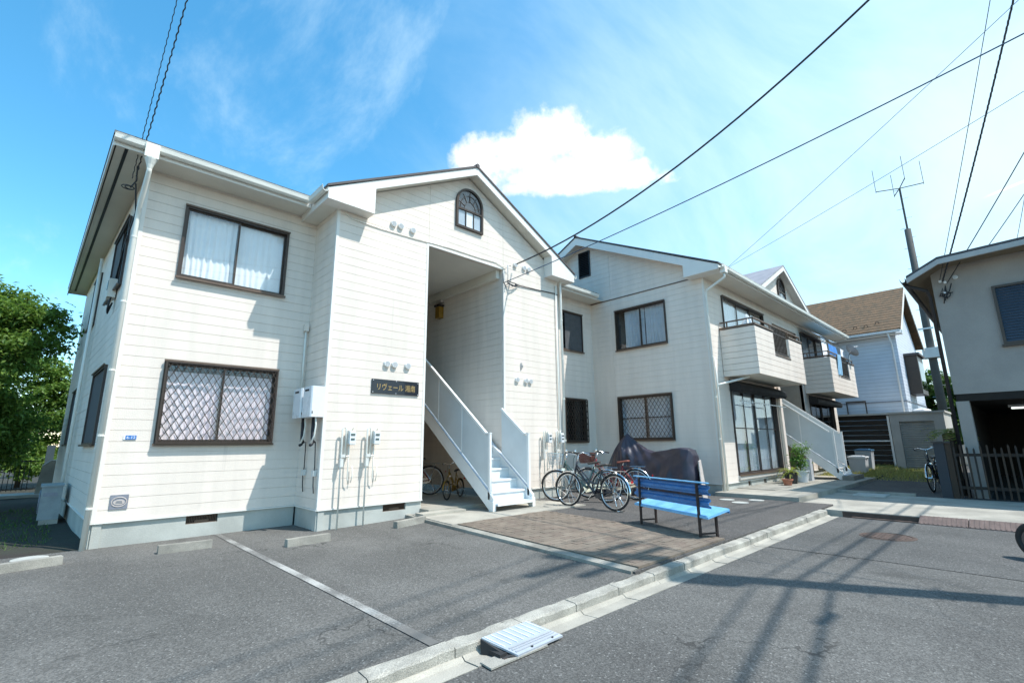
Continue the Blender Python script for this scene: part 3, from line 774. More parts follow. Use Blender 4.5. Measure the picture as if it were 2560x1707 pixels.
# flank wall, seen at a glancing angle
sv = lambda y: (y - YA)
oS = [(sv(9.75), sv(11.4), 3.93, 5.14), (sv(9.72), sv(11.35), 1.38, 2.61), (sv(13.4), sv(14.6), 3.94, 5.10), (sv(14.0), sv(15.3), 1.40, 2.60)]
siding(B1, wS, ZF, ZS, oS, u0=.016)
for i, o in enumerate(oS): window(B1, wS, *o, curtain=None, dark=True, seed=11 + i, screen=(0, 1) if i != 0 else (.5, 1), frame='shutter_brown')
foundation(B1, wS, -.05, ZF, core=.12)
corner_trim(B1, XL, YA, ZF, ZS - .01, -1, -1)
# projecting stair block
RAKE = lambda x: 5.62 + .53 * (min(x, 12.2 - x) - 2.87)           # underside of the gable, ridge at x = 6.10
siding(B1, wBs, ZF, 5.50, row=ROW, u1=wBs.L - .016)
foundation(B1, wBs, -.05, ZF, core=.12)
xo1, xo2 = XO1 - XI, XO2 - XI
gclip = [(-.53, 1, 5.50 + .53 * (XI - 2.87)), (.53, 1, 5.50 + .53 * (12.2 - XI - 2.87))]
siding(B1, wB, ZF, 7.3, [(xo1, xo2, 0, ZO)], gclip, joints=(xo1, xo2), u0=.016, u1=wB.L - .016)
foundation(B1, wB, -.05, ZF, 0, xo1, vents=[(4.315 - XI, 4.762 - XI)])
foundation(B1, wB, -.05, ZF, xo2, wB.L)
corner_trim(B1, XI, YB, ZF, 5.49, -1, -1); corner_trim(B1, XR, YB, ZF, 5.49, 1, -1)
ot = MB()                                                          # pale metal lining round the stair opening
ot.box(XO1 - .045, YB - .006, ZF, XO1 + .002, YB + .03, ZO + .045); ot.box(XO2 - .002, YB - .006, ZF, XO2 + .045, YB + .03, ZO + .045); ot.box(XO1 + .003, YB - .006, ZO - .002, XO2 - .003, YB + .03, ZO + .045)
ot.build('opening_lining', 'trim_white', B1)
arch_window(B1, wB, 5.735 - XI, 6.485 - XI, 5.955, 6.56)
for (x, z) in ((4.254, 5.512), (4.413, 5.51), (4.684, 5.508), (4.247, 2.775), (4.402, 2.775), (4.679, 2.777), (7.535, 2.76), (7.823, 2.757), (7.967, 2.757), (7.517, 5.51), (7.814, 5.51), (7.966, 5.51)): vent_cap(B1, wB, x - XI, z)
# hall behind the opening
wH = Wall((XO2 - .006, YB + .034), (XO2 - .006, 14.0), (-1, 0)); siding(B1, wH, .36, ZO - .20, row=ROW)
hl = MB(); hl.box(XO1 - .1, YB + .04, .2, XO1, 14.0, ZO); hl.box(XO1, 14.0, .2, XO2 + .1, 14.1, ZO); hl.build('hall_wall', 'hall_wall', B1)
hc = MB(); hc.box(XO1, YB + .032, ZO + .001, XO2, 14.0, ZO + .06); hc.build('hall_ceiling', 'soffit', B1)
hb = MB(); hb.box(XO2 - .11, YB + .12, ZO - .20, XO2 - .001, 13.99, ZO); hb.build('hall_beam', 'soffit', B1)
hf = MB(); hf.box(XO1, 10.05, 2.72, XO2 - .015, 13.99, 2.92); hf.build('landing', 'concrete', B1)
dr = MB(); dr.box(XO2 - .045, 11.0, 2.925, XO2 - .016, 11.85, 4.95); dd = dr.build('door', 'bronze', B1); MB().tube([(XO2 - .085, 11.08, 3.8), (XO2 - .085, 11.08, 4.0)], .012, 6).build('handle', 'steel', dd)
lm = MB(); lm.box(XO2 - .16, 10.10, 4.60, XO2 - .02, 10.28, 4.90); hlamp = lm.build('hall_lamp', 'toy_yellow', B1); MB().box(XO2 - .18, 10.07, 4.91, XO2 - .018, 10.31, 4.96).build('lamp_cap', 'dark_metal', hlamp)
MB().box(XO2 - .12, 10.10, 5.02, XO2 - .02, 10.30, 5.09).build('junction_box', 'plaque_light', B1)
# recessed link towards the far wing
oR = [(10.265 - XR, 11.225 - XR, 3.955, 5.118), (10.25 - XR, 11.268 - XR, 1.36, 2.575)]
siding(B1, wR, ZF, ZS, oR)
window(B1, wR, *oR[0], curtain=None, dark=True, screen=(0.14, 1), seed=21)
window(B1, wR, *oR[1], curtain=None, dark=True, grille=True, seed=22)
foundation(B1, wR, -.05, ZF)
pw = MB(); pw.box(XR - .1, YB + .12, 0, XR, YA, 5.5); pw.build('wall', 'siding', B1)
# main hip roof, its eaves and gutters
EY, EX0, EXB = 8.24, .10, -.18                      # front eave, left eave at the front and at the back
ez = 5.70
rf = MB()
F1, F2, F3, F4 = (EX0 - .03, EY - .03, ez), (11.45, EY - .03, ez), (11.45, 17.9, ez), (EXB - .03, 17.9, ez)
r1, r2 = (4.75, 13.0, ez + 1.80), (11.45, 13.0, ez + 1.80)
for q in ([F1, F2, r2, r1], [F4, F1, r1], [F3, F4, r1, r2]): rf.prism(q, (0, 0, .05))
roof = rf.build('roof', 'roof_slate', B1)
sf = MB(); sf.prism([(EX0 + .02, EY + .02, ZS + .002), (XI, EY + .02, ZS + .002), (XI, YA + .1, ZS + .002), (XL + .02, YA + .1, ZS + .002), (.22, 17.7, ZS + .002), (EXB + .02, 17.7, ZS + .002)], (0, 0, .02))
sf.build('soffit', 'soffit', roof); sf = MB(); sf.prism([(XR, EY + .02, ZS + .002), (X2, EY + .02, ZS + .002), (X2, YA + .1, ZS + .002), (XR, YA + .1, ZS + .002)], (0, 0, .02)); sf.build('soffit', 'soffit', roof)
fa = MB()
fa.prism([(EX0, EY, ZS - .03), (EX0, EY, ez + .03), (EXB, 17.88, ez + .03), (EXB, 17.88, ZS - .03)], (-.022, 0, 0))
fa.build('fascia', 'trim_white', roof); fa = MB(); fa.box(EX0, EY - .001, ZS - .02, 2.86, EY + .02, ez - .01); fa.build('fascia', 'trim_white', roof); fa = MB(); fa.box(9.4, EY - .001, ZS - .02, X2 - .3, EY + .02, ez - .01); fa.build('fascia', 'trim_white', roof); fa = MB(); fa.box(EXB, 17.70, ZS - .02, .6, 17.72, ez); fa.build('fascia', 'trim_white', roof)
MB().prism([(EX0 + .115, EY + .06, ZS - .004), (EX0 + .155, EY + .06, ZS - .004), (EXB + .155, 17.4, ZS - .004), (EXB + .115, 17.4, ZS - .004)], (0, 0, .005)).build('soffit_vent', 'dark_metal', roof)
gutter(B1, (EX0 - .02, EY - .002, ez - .01), (2.80, EY - .002, ez - .01), (0, -1, 0))
gutter(B1, (9.42, EY - .002, ez - .01), (X2 - .33, EY - .002, ez - .01), (0, -1, 0))
# gable roof over the stair block
GY, gx0, gx1, gxr, gz0, gzr = 7.50, 2.87, 9.41, 6.12, 5.66, 7.385
gr_ = MB()
for (xa, xb) in ((gx0 - .03, gxr), (gx1 + .03, gxr)):
    gr_.prism([(xa, GY - .02, gz0 - .01), (xb, GY - .02, gzr), (xb, 13.2, gzr), (xa, 13.2, gz0 - .01)], (0, 0, .045))
groof = gr_.build('gable_roof', 'roof_slate', B1)
MB().tube([(gxr, GY - .03, gzr + .035), (gxr, 13.2, gzr + .035)], .05, 8).build('ridge_cap', 'roof_slate', groof)
bg = MB(); D = .175                                              # barge boards with boxed ends
for (xa, sg) in ((gx0, 1), (gx1, -1)):
    xb = xa + sg * .86; zb = gz0 + (gzr - gz0) * .86 / (gxr - gx0)
    bg.prism([(xa, GY, gz0 - .215), (xb, GY, gz0 - .215), (xb, GY, zb - .005), (xa, GY, gz0 - .012)], (0, YB - GY - .004, 0))
    bg.prism([(xb + sg * .001, GY, zb - D), (gxr, GY, gzr - D - .005), (gxr, GY, gzr - .004), (xb + sg * .001, GY, zb - .006)], (0, .035, 0))
bg.build('barge_board', 'trim_white', groof)
gs = MB()
for (xa, sg) in ((gx0, 1), (gx1, -1)):
    xb = xa + sg * .87; zb = gz0 + (gzr - gz0) * .87 / (gxr - gx0)
    gs.prism([(xb, GY + .036, zb - D + .03), (gxr, GY + .036, gzr - D + .03), (gxr, YB + .05, gzr - D + .03), (xb, YB + .05, zb - D + .03)], (0, 0, .02))
gs.box(gx0, YB - .003, gz0 - .20, XI + .05, EY + .06, gz0 - .18); gs.box(XR - .05, YB - .003, gz0 - .20, gx1, EY + .06, gz0 - .18)
gs.box(gx0, EY + .061, gz0 - .20, XI + .05, YA + .05, gz0 - .18); gs.build('soffit', 'soffit', groof)
ef = MB(); ef.box(gx0 - .004, GY + .001, gz0 - .214, gx0 + .016, YA, gz0 - .012); ef.build('fascia', 'trim_white', groof)
ef = MB(); ef.box(gx1 - .016, GY + .001, gz0 - .214, gx1 + .004, YA, gz0 - .012); ef.build('fascia', 'trim_white', groof)
gutter(B1, (gx0 - .005, GY, gz0 - .005), (gx0 - .005, EY - .115, gz0 - .005), (-1, 0, 0))
gutter(B1, (gx1 + .005, GY, gz0 - .005), (gx1 + .005, EY - .02, gz0 - .005), (1, 0, 0))
# rainwater heads and pipes
hd = MB(); hd.prism([(.43, EY - .13, 5.46), (.60, EY - .13, 5.46), (.60, EY - .01, 5.46), (.43, EY - .01, 5.46)], (0, 0, .22)); hd.lathe([(.03, 5.30), (.045, 5.36), (.075, 5.44), (.08, 5.46)], (.515, EY - .07, 0), 12); hd.build('rainwater_head', 'gutter_cream', B1)
downpipe(B1, [(.515, EY - .07, 5.36), (.515, EY - .07, 5.26), (.50, YA - .10, 4.86), (.50, YA - .055, 4.70), (.50, YA - .055, -.02)], .033, (4.4, 3.4, 2.4, 1.5, .55))
downpipe(B1, [(9.35, 7.70, 5.56), (9.30, 7.70, 5.46), (9.075, 7.70, 5.42), (9.075, 7.70, 5.3), (9.075, 7.70, .06)], .03, (4.4, 3.4, 2.4, 1.4))
downpipe(B1, [(8.93, 7.735, 5.30), (8.93, 7.735, .05)], .016)
downpipe(B1, [(XI - .06, YA - .05, 3.4), (XI - .06, YA - .05, 2.25)], .018, mat='pipe_cream'); MB().box(XI - .10, YA - .085, 3.36, XI - .02, YA - .012, 3.48).build('pipe_box', 'siding', B1)
downpipe(B1, [(.29, 13.05, 5.3), (.29, 13.05, .05)], .03, mat='gutter_cream')

# house lettering
SG = thing('name_sign', 'glossy black name sign with gold Japanese lettering beside the stair opening', 'sign', (4.45, YB - .02, 2.229), world=True)
MB().box(3.972, YB - .024, 2.229, 4.930, YB - .002, 2.482).build('board', 'sign_black', SG)
wall_text('リヴェール 湘南', .135, (4.46, YB - .0265, 2.352), 'gold', SG, width=.775)
for (x, z) in ((3.995, 2.25), (3.995, 2.462), (4.45, 2.245), (4.45, 2.468), (4.908, 2.25), (4.908, 2.462)): MB().lathe([(.007, YB - .03), (.007, YB - .024)], (x, 0, z), 8, 'Y').build('screw', 'plate_white', SG)
AP = thing('address_plate', 'small blue address plate reading 6-12 on the cream wall', 'sign', (.83, YA - .01, 1.445), world=True)
MB().box(.770, YA - .012, 1.447, .892, YA - .001, 1.503).build('plate', 'plate_blue', AP); MB().box(.748, YA - .011, 1.447, .768, YA - .002, 1.503).build('plate_edge', 'plate_white', AP); wall_text('6-12', .052, (.831, YA - .0135, 1.475), 'plate_white', AP, width=.098)
PQ = thing('oval_plaque', 'grey square plaque with a pale oval medallion low on the wall', 'plaque', (.81, YA - .01, .512), world=True)
MB().box(.708, YA - .014, .512, .908, YA - .001, .702).build('plate', 'plaque', PQ)
ov = MB(); ov.tube([(.808 + .082 * math.cos(6.2832 * i / 24), YA - .016, .607 + .062 * math.sin(6.2832 * i / 24)) for i in range(24)], .006, 6, closed=True); ov.build('oval_ring', 'plaque_light', PQ)
ov = MB(); ov.lathe([(.058, -.002), (.058, .002)], (0, 0, 0), 20, 'Y'); ov.v = [(.808 + v[0] * 1.1, YA - .0165 + v[1], .603 + v[2] * .62) for v in ov.v]; ov.build('medallion', 'plaque_light', PQ)
for k in range(3): MB().box(.770 + k * .004, YA - .022, .590 + k * .013, .846 - k * .004, YA - .0188, .595 + k * .013).build('raised_line', 'plaque', PQ)

# ------------------------------------------------------------------ outdoor stair flights
def staircase(label, x0, x1, yf, zf, ntread, top_y, rise=.195, run=.25, rail_left_end=None, rail_right_end=None, group=None, dy=0):
    S = thing('staircase', label, 'stairs', ((x0 + x1) / 2, yf, zf), world=True, group=group)
    sl = rise / run
    def zl(y): return zf + (y - yf) * sl
    for x, end, nm in ((x0, rail_left_end, 'L'), (x1, rail_right_end, 'R')):
        s = MB(); t = .05; ye = top_y
        s.prism([(x - t / 2, yf, zf), (x - t / 2, yf + .03, zf), (x - t / 2, ye, zl(ye) - .03), (x - t / 2, ye, zl(ye) + .30), (x - t / 2, yf + .06, zf + .33), (x - t / 2, yf - .06, zf + .22), (x - t / 2, yf - .06, zf)], (t, 0, 0))
        s.prism([(x - t / 2 - .012, yf - .075, zf), (x - t / 2 - .012, yf + .04, zf), (x - t / 2 - .012, yf + .04, zf + .20), (x - t / 2 - .012, yf - .075, zf + .16)], (t + .024, 0, 0))
        st = s.build('stringer', 'stair_white', S)
        fl = MB(); fl.prism([(x - .04, yf + .05, zf + .335), (x + .04, yf + .05, zf + .335), (x + .04, ye, zl(ye) + .302), (x - .04, ye, zl(ye) + .302)], (0, 0, .012)); fl.build('stringer_cap', 'tread', st)
        yp = yf + .055; e = end
        ptop = zf + 1.385; rsl = sl * 1.01
        p = MB(); p.box(x - .025, yp - .025, zf + .20, x + .025, yp + .025, ptop - .001); p.box(x - .03, yp - .03, ptop, x + .03, yp + .10, ptop + .022); p.build('post', 'stair_white', S)
        zt = lambda y: ptop + .004 + (y - yp - .10) * rsl
        h = MB(); h.beam((x, yp + .10, zt(yp + .10)), (x, e, zt(e)), .055, .045); hr = h.build('handrail', 'stair_white', S)
        pn = MB(); pn.prism([(x - .008, yp + .03, zl(yp) + .36), (x - .008, e, zl(e) + .33), (x - .008, e, zt(e) - .025), (x - .008, yp + .10, ptop - .02), (x - .008, yp + .03, ptop - .02)], (.016, 0, 0)); pl_ = pn.build('railing_panel', 'panel_frp', S)
        mu = MB()
        y = yp + .86
        while y < e - .1: mu.box(x - .016, y - .014, zl(y) + .33, x - .0085, y + .014, zt(y) - .03); mu.box(x + .0085, y - .014, zl(y) + .33, x + .016, y + .014, zt(y) - .03); y += .83
        if mu.v: mu.build('panel_stile', 'stair_white', pl_)
    for k in range(ntread):
        y = yf - .13 + k * run; z = zf + .13 + k * rise
        t = MB(); t.box(x0 + .027, y, z - .035, x1 - .027, y + .29, z); tr = t.build('step', 'tread', S)
        r = MB(); r.box(x0 + .027, y + .265, z + .001, x1 - .027, y + .28, z + rise - .036); r.build('riser', 'stair_white', tr)
        n = MB(); n.box(x0 + .03, y - .006, z - .040, x1 - .03, y - .0005, z - .004); n.build('nosing', 'stair_white', tr)
    return S
staircase('white steel staircase with pale panel railings rising into the near gable opening', 6.02, 7.05, 6.90, .140, 14, 10.05, rail_left_end=9.9, rail_right_end=7.75)

# ------------------------------------------------------------------ far wing
B2 = thing('apartment_building', 'cream apartment wing with two front balconies and dark gable louvre behind the bicycles', 'building', (X2, YC, 0), world=True)
XE = 23.05
v2 = Wall((X2, YC), (X2, 12.9), (-1, 0)); w2 = Wall((X2, YC), (XE, YC), (0, -1))
oV = [(6.214 - YC, 7.842 - YC, 3.945, 5.145), (6.212 - YC, 7.873 - YC, 1.395, 2.603), (8.659 - YC, 9.11 - YC, 6.50, 7.358)]
RZ0, RY0, RZR, RYR = 5.60, 4.55, 7.70, 8.93
rs = (RZR - RZ0) / (RYR - RY0)
vclip = [(-rs, 1, RZ0 - .12 + rs * (YC - RY0)), (rs, 1, RZR - .12 + rs * (RYR - YC))]
siding(B2, v2, ZF, 7.6, oV + [(YA - YC, 9, 0, 5.5)], vclip, joints=(2.86,), u0=.016)
window(B2, v2, *oV[0], curtain='curtain_grey', seed=31, curt_span=(0, .86), bar=False)
window(B2, v2, *oV[1], curtain='curtain_grey', grille=True, seed=32, bar=True, gpitch=.115)
lf = MB(); u0, u1, z0, z1 = oV[2]
for (a, b, c, d) in ((u0, u0 + .035, z0, z1), (u1 - .035, u1, z0, z1), (u0 + .035, u1 - .035, z1 - .035, z1), (u0 + .035, u1 - .035, z0, z0 + .035)): v2.rect(lf, a, b, c, d, -.05, .03)
v2.rect(lf, u0, u1, z0, z1, -.09, -.06); lv = lf.build('gable_louvre', 'dark_metal', B2)
for k in range(14):
    m = MB(); zz = z0 + .045 + k * .056; m.prism([v2.pt(u0 + .036, zz, .018), v2.pt(u1 - .036, zz, .018), v2.pt(u1 - .036, zz + .045, -.03), v2.pt(u0 + .036, zz + .045, -.03)], Vector((0, 0, .006))); m.build('slat', 'dark_metal', lv)
foundation(B2, v2, -.05, ZF, 0, YA - YC)
bt = MB(); v2.rect(bt, 0, YA - YC - .02, 5.530, 5.555, .0015, .016); bt.build('belt_strip', 'bronze_lit', B2)
corner_trim(B2, X2, YC, ZF, 5.5, -1, -1)
D1 = (12.68 - X2, 15.95 - X2, .50, 2.86); D2 = (19.45 - X2, 22.5 - X2, .50, 2.86); OP = (16.55 - X2, 18.95 - X2, 0, 5.1)
U1 = (12.70 - X2, 15.75 - X2, 3.2, 5.22); U2 = (19.4 - X2, 22.4 - X2, 3.2, 5.22)
siding(B2, w2, ZF, 5.62, [D1, D2, OP, U1, U2], u0=.016)
foundation(B2, w2, .1, ZF, 0, OP[0], vents=[(13.3 - X2, 13.5 - X2), (14.4 - X2, 14.6 - X2)]); foundation(B2, w2, .1, ZF, OP[1], w2.L)
window(B2, w2, *D1, curtain='curtain_grey', seed=41, leaves=4, bar=True, name='patio_door', frame='shutter_brown'); window(B2, w2, *D2, curtain=None, dark=True, seed=42, leaves=4, bar=True, name='patio_door', frame='shutter_brown')
window(B2, w2, *U1, curtain='curtain_white', seed=43, leaves=3, curt_span=(0, .75)); window(B2, w2, *U2, curtain='curtain_white', seed=44, leaves=3, curt_span=(0, .4))
for (a, b) in ((12.66, 15.97), (19.43, 22.52)):
    m = MB(); m.box(a, YC - .04, 2.40, b, YC - .036, 2.86) if False else None
    m = MB(); m.prism([(a - .02, YC - .02, 2.62), (a - .02, YC - .26, 2.60), (a - .02, YC - .30, 2.66), (a - .02, YC - .30, 2.76), (a - .02, YC - .24, 2.82), (a - .02, YC - .02, 2.92)], (b - a + .2, 0, 0)); m.build('roller_awning_case', 'black_box', B2)
    k = MB(); k.box(a + .03, YC - .012, .41, b - .03, YC + .0, .495) if False else k.box(a, YC - .05, .40, b, YC - .004, .492); k.build('door_sill', 'shed_wall', B2)
hs_ = MB(); hs_.box(OP[0] + X2 - .1, YC + .02, .2, OP[0] + X2, 11, 5.1); hs_.box(OP[1] + X2, YC + .02, .2, OP[1] + X2 + .1, 11, 5.1); hs_.box(OP[0] + X2, 11, .2, OP[1] + X2, 11.1, 5.1); hs_.box(OP[0] + X2, YC + .02, 5.101, OP[1] + X2, 11, 5.16); hs_.build('hall_wall', 'hall_wall', B2)
pe = MB(); pe.box(16.10, YC - .35, .2, 16.38, YC - .015, 2.96) if False else pe.box(16.12, YC - .09, .36, 16.30, YC - .016, 2.96); pe.build('pilaster', 'siding', B2)
# its roof
mr = MB(); xa, xb = X2 - .38, XE + .75
mr.prism([(xa, RY0 - .03, RZ0 + .02), (xb, RY0 - .03, RZ0 + .02), (xb, RYR, RZR + .06), (xa, RYR, RZR + .06)], (0, 0, .045)); mr.prism([(xa, 13.3, RZ0 + .02), (xb, 13.3, RZ0 + .02), (xb, RYR, RZR + .06), (xa, RYR, RZR + .06)], (0, 0, .045))
mroof = mr.build('roof', 'roof_slate', B2)
MB().tube([(xa, RYR, RZR + .10), (xb, RYR, RZR + .10)], .05, 8).build('ridge_cap', 'roof_slate', mroof)
bb = MB(); xf = X2 - .36
yb = RY0 + .90; zb = RZ0 + rs * .90
for sg in (1, -1):
    f = lambda y: RYR + (y - RYR) * sg
    bb.prism([(xf, f(RY0), RZ0 - .10), (xf, f(yb), RZ0 - .10), (xf, f(yb), zb + .02), (xf, f(RY0), RZ0 + .018)], (.36 - .004, 0, 0))
    bb.prism([(xf, f(yb + .001), zb - .20), (xf, f(RYR), RZR - .18), (xf, f(RYR), RZR + .055), (xf, f(yb + .001), zb + .02)], (.035, 0, 0))
bb.build('barge_board', 'trim_white', mroof)
s2 = MB(); s2.prism([(xf + .036, yb, zb - .14), (xf + .036, RYR, RZR - .12), (X2 + .03, RYR, RZR - .12), (X2 + .03, yb, zb - .14)], (0, 0, .02)); s2.prism([(xf + .036, 2 * RYR - yb, zb - .14), (xf + .036, RYR, RZR - .12), (X2 + .03, RYR, RZR - .12), (X2 + .03, 2 * RYR - yb, zb - .14)], (0, 0, .02))
s2.box(X2 + .001, RY0 + .02, RZ0 - .098, xb - .02, YC + .05, RZ0 - .078); s2.build('soffit', 'soffit', mroof)
fz_ = MB(); fz_.box(X2 + .001, RY0, RZ0 - .12, xb, RY0 + .019, RZ0 + .015); fz_.box(xb - .02, RY0 + .02, RZ0 - .12, xb, YC + .5, RZ0 + .02); fz_.build('fascia', 'trim_white', mroof)
gutter(B2, (X2 - .36, RY0 - .002, RZ0 + .01), (xb, RY0 - .002, RZ0 + .01), (0, -1, 0))
hd = MB(); hd.box(X2 - .26, RY0 - .12, RZ0 - .19, X2 - .10, RY0 - .004, RZ0 - .03); hd.build('rainwater_head', 'gutter_cream', B2)
downpipe(B2, [(X2 - .18, RY0 - .06, RZ0 - .2), (X2 - .18, RY0 - .06, RZ0 - .30), (X2 - .06, YC - .10, RZ0 - .48), (X2 - .045, YC - .055, RZ0 - .60), (X2 - .045, YC - .055, .13)], .032, (4.4, 3.4, 2.4, 1.4))
downpipe(B2, [(X2 + .13, YC - .05, 3.4), (X2 + .13, YC - .05, 2.76), (X2 + .13, YC - .05, .2)], .026)
downpipe(B2, [(12.6, YC - .55, 2.93), (11.95, YC - .10, 2.74), (X2 + .12, YC - .05, 2.70)], .028)
# small front gable with its arched window
d2 = Wall((14.7, YC - .06), (20.3, YC - .06), (0, -1)); dc_ = 17.45; dz0, dzr, dh = 5.74, 7.20, 2.85; ds = (dzr - dz0) / dh
siding(B2, d2, 5.66, 7.05, (), [(-ds, 1, dz0 - .12 + ds * (14.7 - (dc_ - dh))), (ds, 1, dz0 - .12 + ds * (dc_ + dh - 14.7))])
arch_window(B2, d2, 17.31 - 14.7, 18.02 - 14.7, 5.98, 6.50)
dm = MB()
for sg in (-1, 1): dm.prism([(dc_ + sg * dh, YC - .32, dz0), (dc_, YC - .32, dzr), (dc_, 9.2, dzr), (dc_ + sg * dh, 9.2, dz0)], (0, 0, .04))
dmr = dm.build('gable_roof', 'roof_grey', B2)
dbm = MB()
for sg in (-1, 1): dbm.prism([(dc_ + sg * dh, YC - .31, dz0 - .16), (dc_, YC - .31, dzr - .16), (dc_, YC - .31, dzr - .004), (dc_ + sg * dh, YC - .31, dz0 - .004)], (0, .03, 0)); dbm.prism([(dc_ + sg * dh, YC - .279, dz0 - .12), (dc_, YC - .279, dzr - .12), (dc_, YC - .05, dzr - .12), (dc_ + sg * dh, YC - .05, dz0 - .12)], (0, 0, .02))
dbm.build('barge_board', 'trim_white', dmr)
# balconies
def balcony(xa, xb):
    z0, z1 = 2.964, 4.20; gap = (xa + 1.29, xa + 2.52, 3.60, 4.3)
    wf = Wall((xa, YD), (xb, YD), (0, -1)); wl = Wall((xa, YC - .016), (xa, YD), (-1, 0)); wr = Wall((xb, YD), (xb, YC - .016), (1, 0))
    b = MB(); b.box(xa + .01, YD + .02, z0 + .02, xb - .01, YC - .017, z0 + .14); bo = b.build('balcony', 'soffit', B2)
    for w, op in ((wf, [(gap[0] - xa, gap[1] - xa, gap[2], gap[3])]), (wl, []), (wr, [])):
        z = z0 + .002; k = 0
        while z < z1 - .02:
            zb_ = min(z + ROW - .008, z1); iv = [(0, w.L)]
            if op and zb_ > op[0][2]: iv = [(0, op[0][0]), (op[0][1], w.L)]
            for (a, b_) in iv: m = MB(); w.rect(m, a, b_, z, zb_, -.09, RNG.uniform(-.0008, .0008)); m.build('board', 'siding', bo)
            z += ROW
    c = MB(); c.box(xa - .02, YD - .02, z1 + .001, gap[0], YD + .11, z1 + .045); c.box(gap[1], YD - .02, z1 + .001, xb + .02, YD + .11, z1 + .045); c.box(xa - .02, YD + .111, z1 + .001, xa + .11, YC - .018, z1 + .045); c.box(xb - .11, YD + .111, z1 + .001, xb + .02, YC - .018, z1 + .045); c.box(gap[0] + .001, YD - .012, gap[2] - .04, gap[1] - .001, YD + .10, gap[2]); c.build('coping', 'bronze_lit', bo)
    h = MB(); zr = z1 + .185
    h.beam((xa + .04, YC - .02, zr), (xa + .04, YD + .015, zr), .045, .03); h.beam((xa + .015, YD + .04, zr), (xb - .015, YD + .04, zr), .045, .03); h.beam((xb - .04, YD + .066, zr), (xb - .04, YC - .02, zr), .045, .03)
    for (x, y) in ((xa + .04, YC - .2), (xa + .04, YD + .04), (xa + 1.2, YD + .04), (xb - 1.1, YD + .04), (xb - .04, YD + .04)): h.box(x - .014, y - .014, z1 + .046, x + .014, y + .014, zr - .012)
    h.build('handrail', 'bronze_lit', bo)
    g = MB(); x = gap[0] + .06
    while x < gap[1] - .02: g.box(x - .012, YD + .03, gap[2] + .06, x + .012, YD + .055, zr - .016); x += .115
    g.box(gap[0] + .002, YD + .028, gap[2] + .06, gap[1] - .002, YD + .057, gap[2] + .085); g.box(gap[0] + .002, YD + .028, z1 - .02, gap[1] - .002, YD + .057, z1 + .005); g.build('baluster_panel', 'bronze', bo)
    return bo
balcony(12.383, 16.073); balcony(19.165, 22.60)
staircase('pale staircase with panel railings between the far wing balconies', 17.15, 18.15, 3.94, .205, 12, 6.9, rail_left_end=6.3, rail_right_end=6.0)
st = MB(); st.box(17.0, 3.60, .0, 18.3, 3.88, .32); struct('stair_footing', st, 'concrete_old')

# ------------------------------------------------------------------ things fixed to the near wing
def gas_meter(x, y, zg, label):
    G = thing('gas_meter', label, 'gas meter', (x, y, zg), group='gas meters by the stair opening', world=True)
    z0, z1 = 1.345, 1.555; xm = x + .115; d0, d1 = y - .17, y - .03
    b = MB(); b.prism([(xm - .058, d0 + .02, z0 + .02), (xm - .04, d0, z0), (xm + .04, d0, z0), (xm + .058, d0 + .02, z0 + .02), (xm + .058, d1 - .02, z0 + .02), (xm + .04, d1, z0), (xm - .04, d1, z0), (xm - .058, d1 - .02, z0 + .02)], (0, 0, z1 - z0)); bd = b.build('body', 'meter_grey', G)
    MB().box(xm - .052, d0 - .012, z0 + .01, xm + .052, d0 - .001, z1 - .008).build('face', 'enamel', bd)
    MB().box(xm - .036, d0 - .018, z1 - .062, xm + .036, d0 - .0125, z1 - .030).build('display', 'lcd', bd); MB().box(xm - .034, d0 - .018, z0 + .075, xm + .030, d0 - .0125, z0 + .105).build('display', 'lcd', bd)
    xp = x - .03
    p = MB(); p.tube([(xp, y - .10, zg - .01), (xp, y - .10, 1.58), (xp + .01, y - .10, 1.615), (xp + .035, y - .10, 1.632), (xp + .06, y - .10, 1.615), (xp + .065, y - .10, 1.57), (xp + .065, y - .10, 1.16)], .0145, 8); p.build('riser_pipe', 'pipe_cream', G, smooth=True)
    p = MB(); p.tube([(xm + .0, y - .10, z1), (xm, y - .10, 1.60), (xm + .015, y - .10, 1.628), (xm + .04, y - .08, 1.628), (xm + .055, y - .05, 1.60), (xm + .055, y - .02, 1.58)], .0125, 8); p.build('outlet_pipe', 'pipe_cream', G, smooth=True)
    p = MB(); p.tube([(xm - .01, y - .08, z0), (xm - .01, y - .08, 1.02), (xm - .005, y - .07, .80), (xm + .02, y - .05, .72)], .0095, 6); p.tube([(xm + .075, y - .05, 1.00), (xm + .085, y - .06, .86), (xm + .06, y - .05, .74)], .008, 6); p.tube([(xp + .02, y - .10, 1.16), (xm - .01, y - .09, 1.16)], .013, 6); p.build('branch_pipe', 'pipe_cream', G, smooth=True)
    v = MB(); v.cbox((xp + .025, y - .10, 1.17), (.075, .045, .05)); v.cbox((xp + .008, y - .10, 1.06), (.05, .05, .13)); v.build('valve', 'meter_grey', G)
    MB().box(x - .09, y - .014, .72, x - .03, y - .0, .98) if False else None
    return G
gas_meter(3.49, YB, .035, 'grey gas meter with cream pipes nearest the water heaters')
gas_meter(3.93, YB, .035, 'grey gas meter with cream pipes below the vent caps, right of its twin')
gas_meter(8.32, YB, .12, 'grey gas meter behind the bicycles, left of the pair')
gas_meter(8.76, YB, .12, 'grey gas meter behind the bicycles, right of the pair by the downpipe')

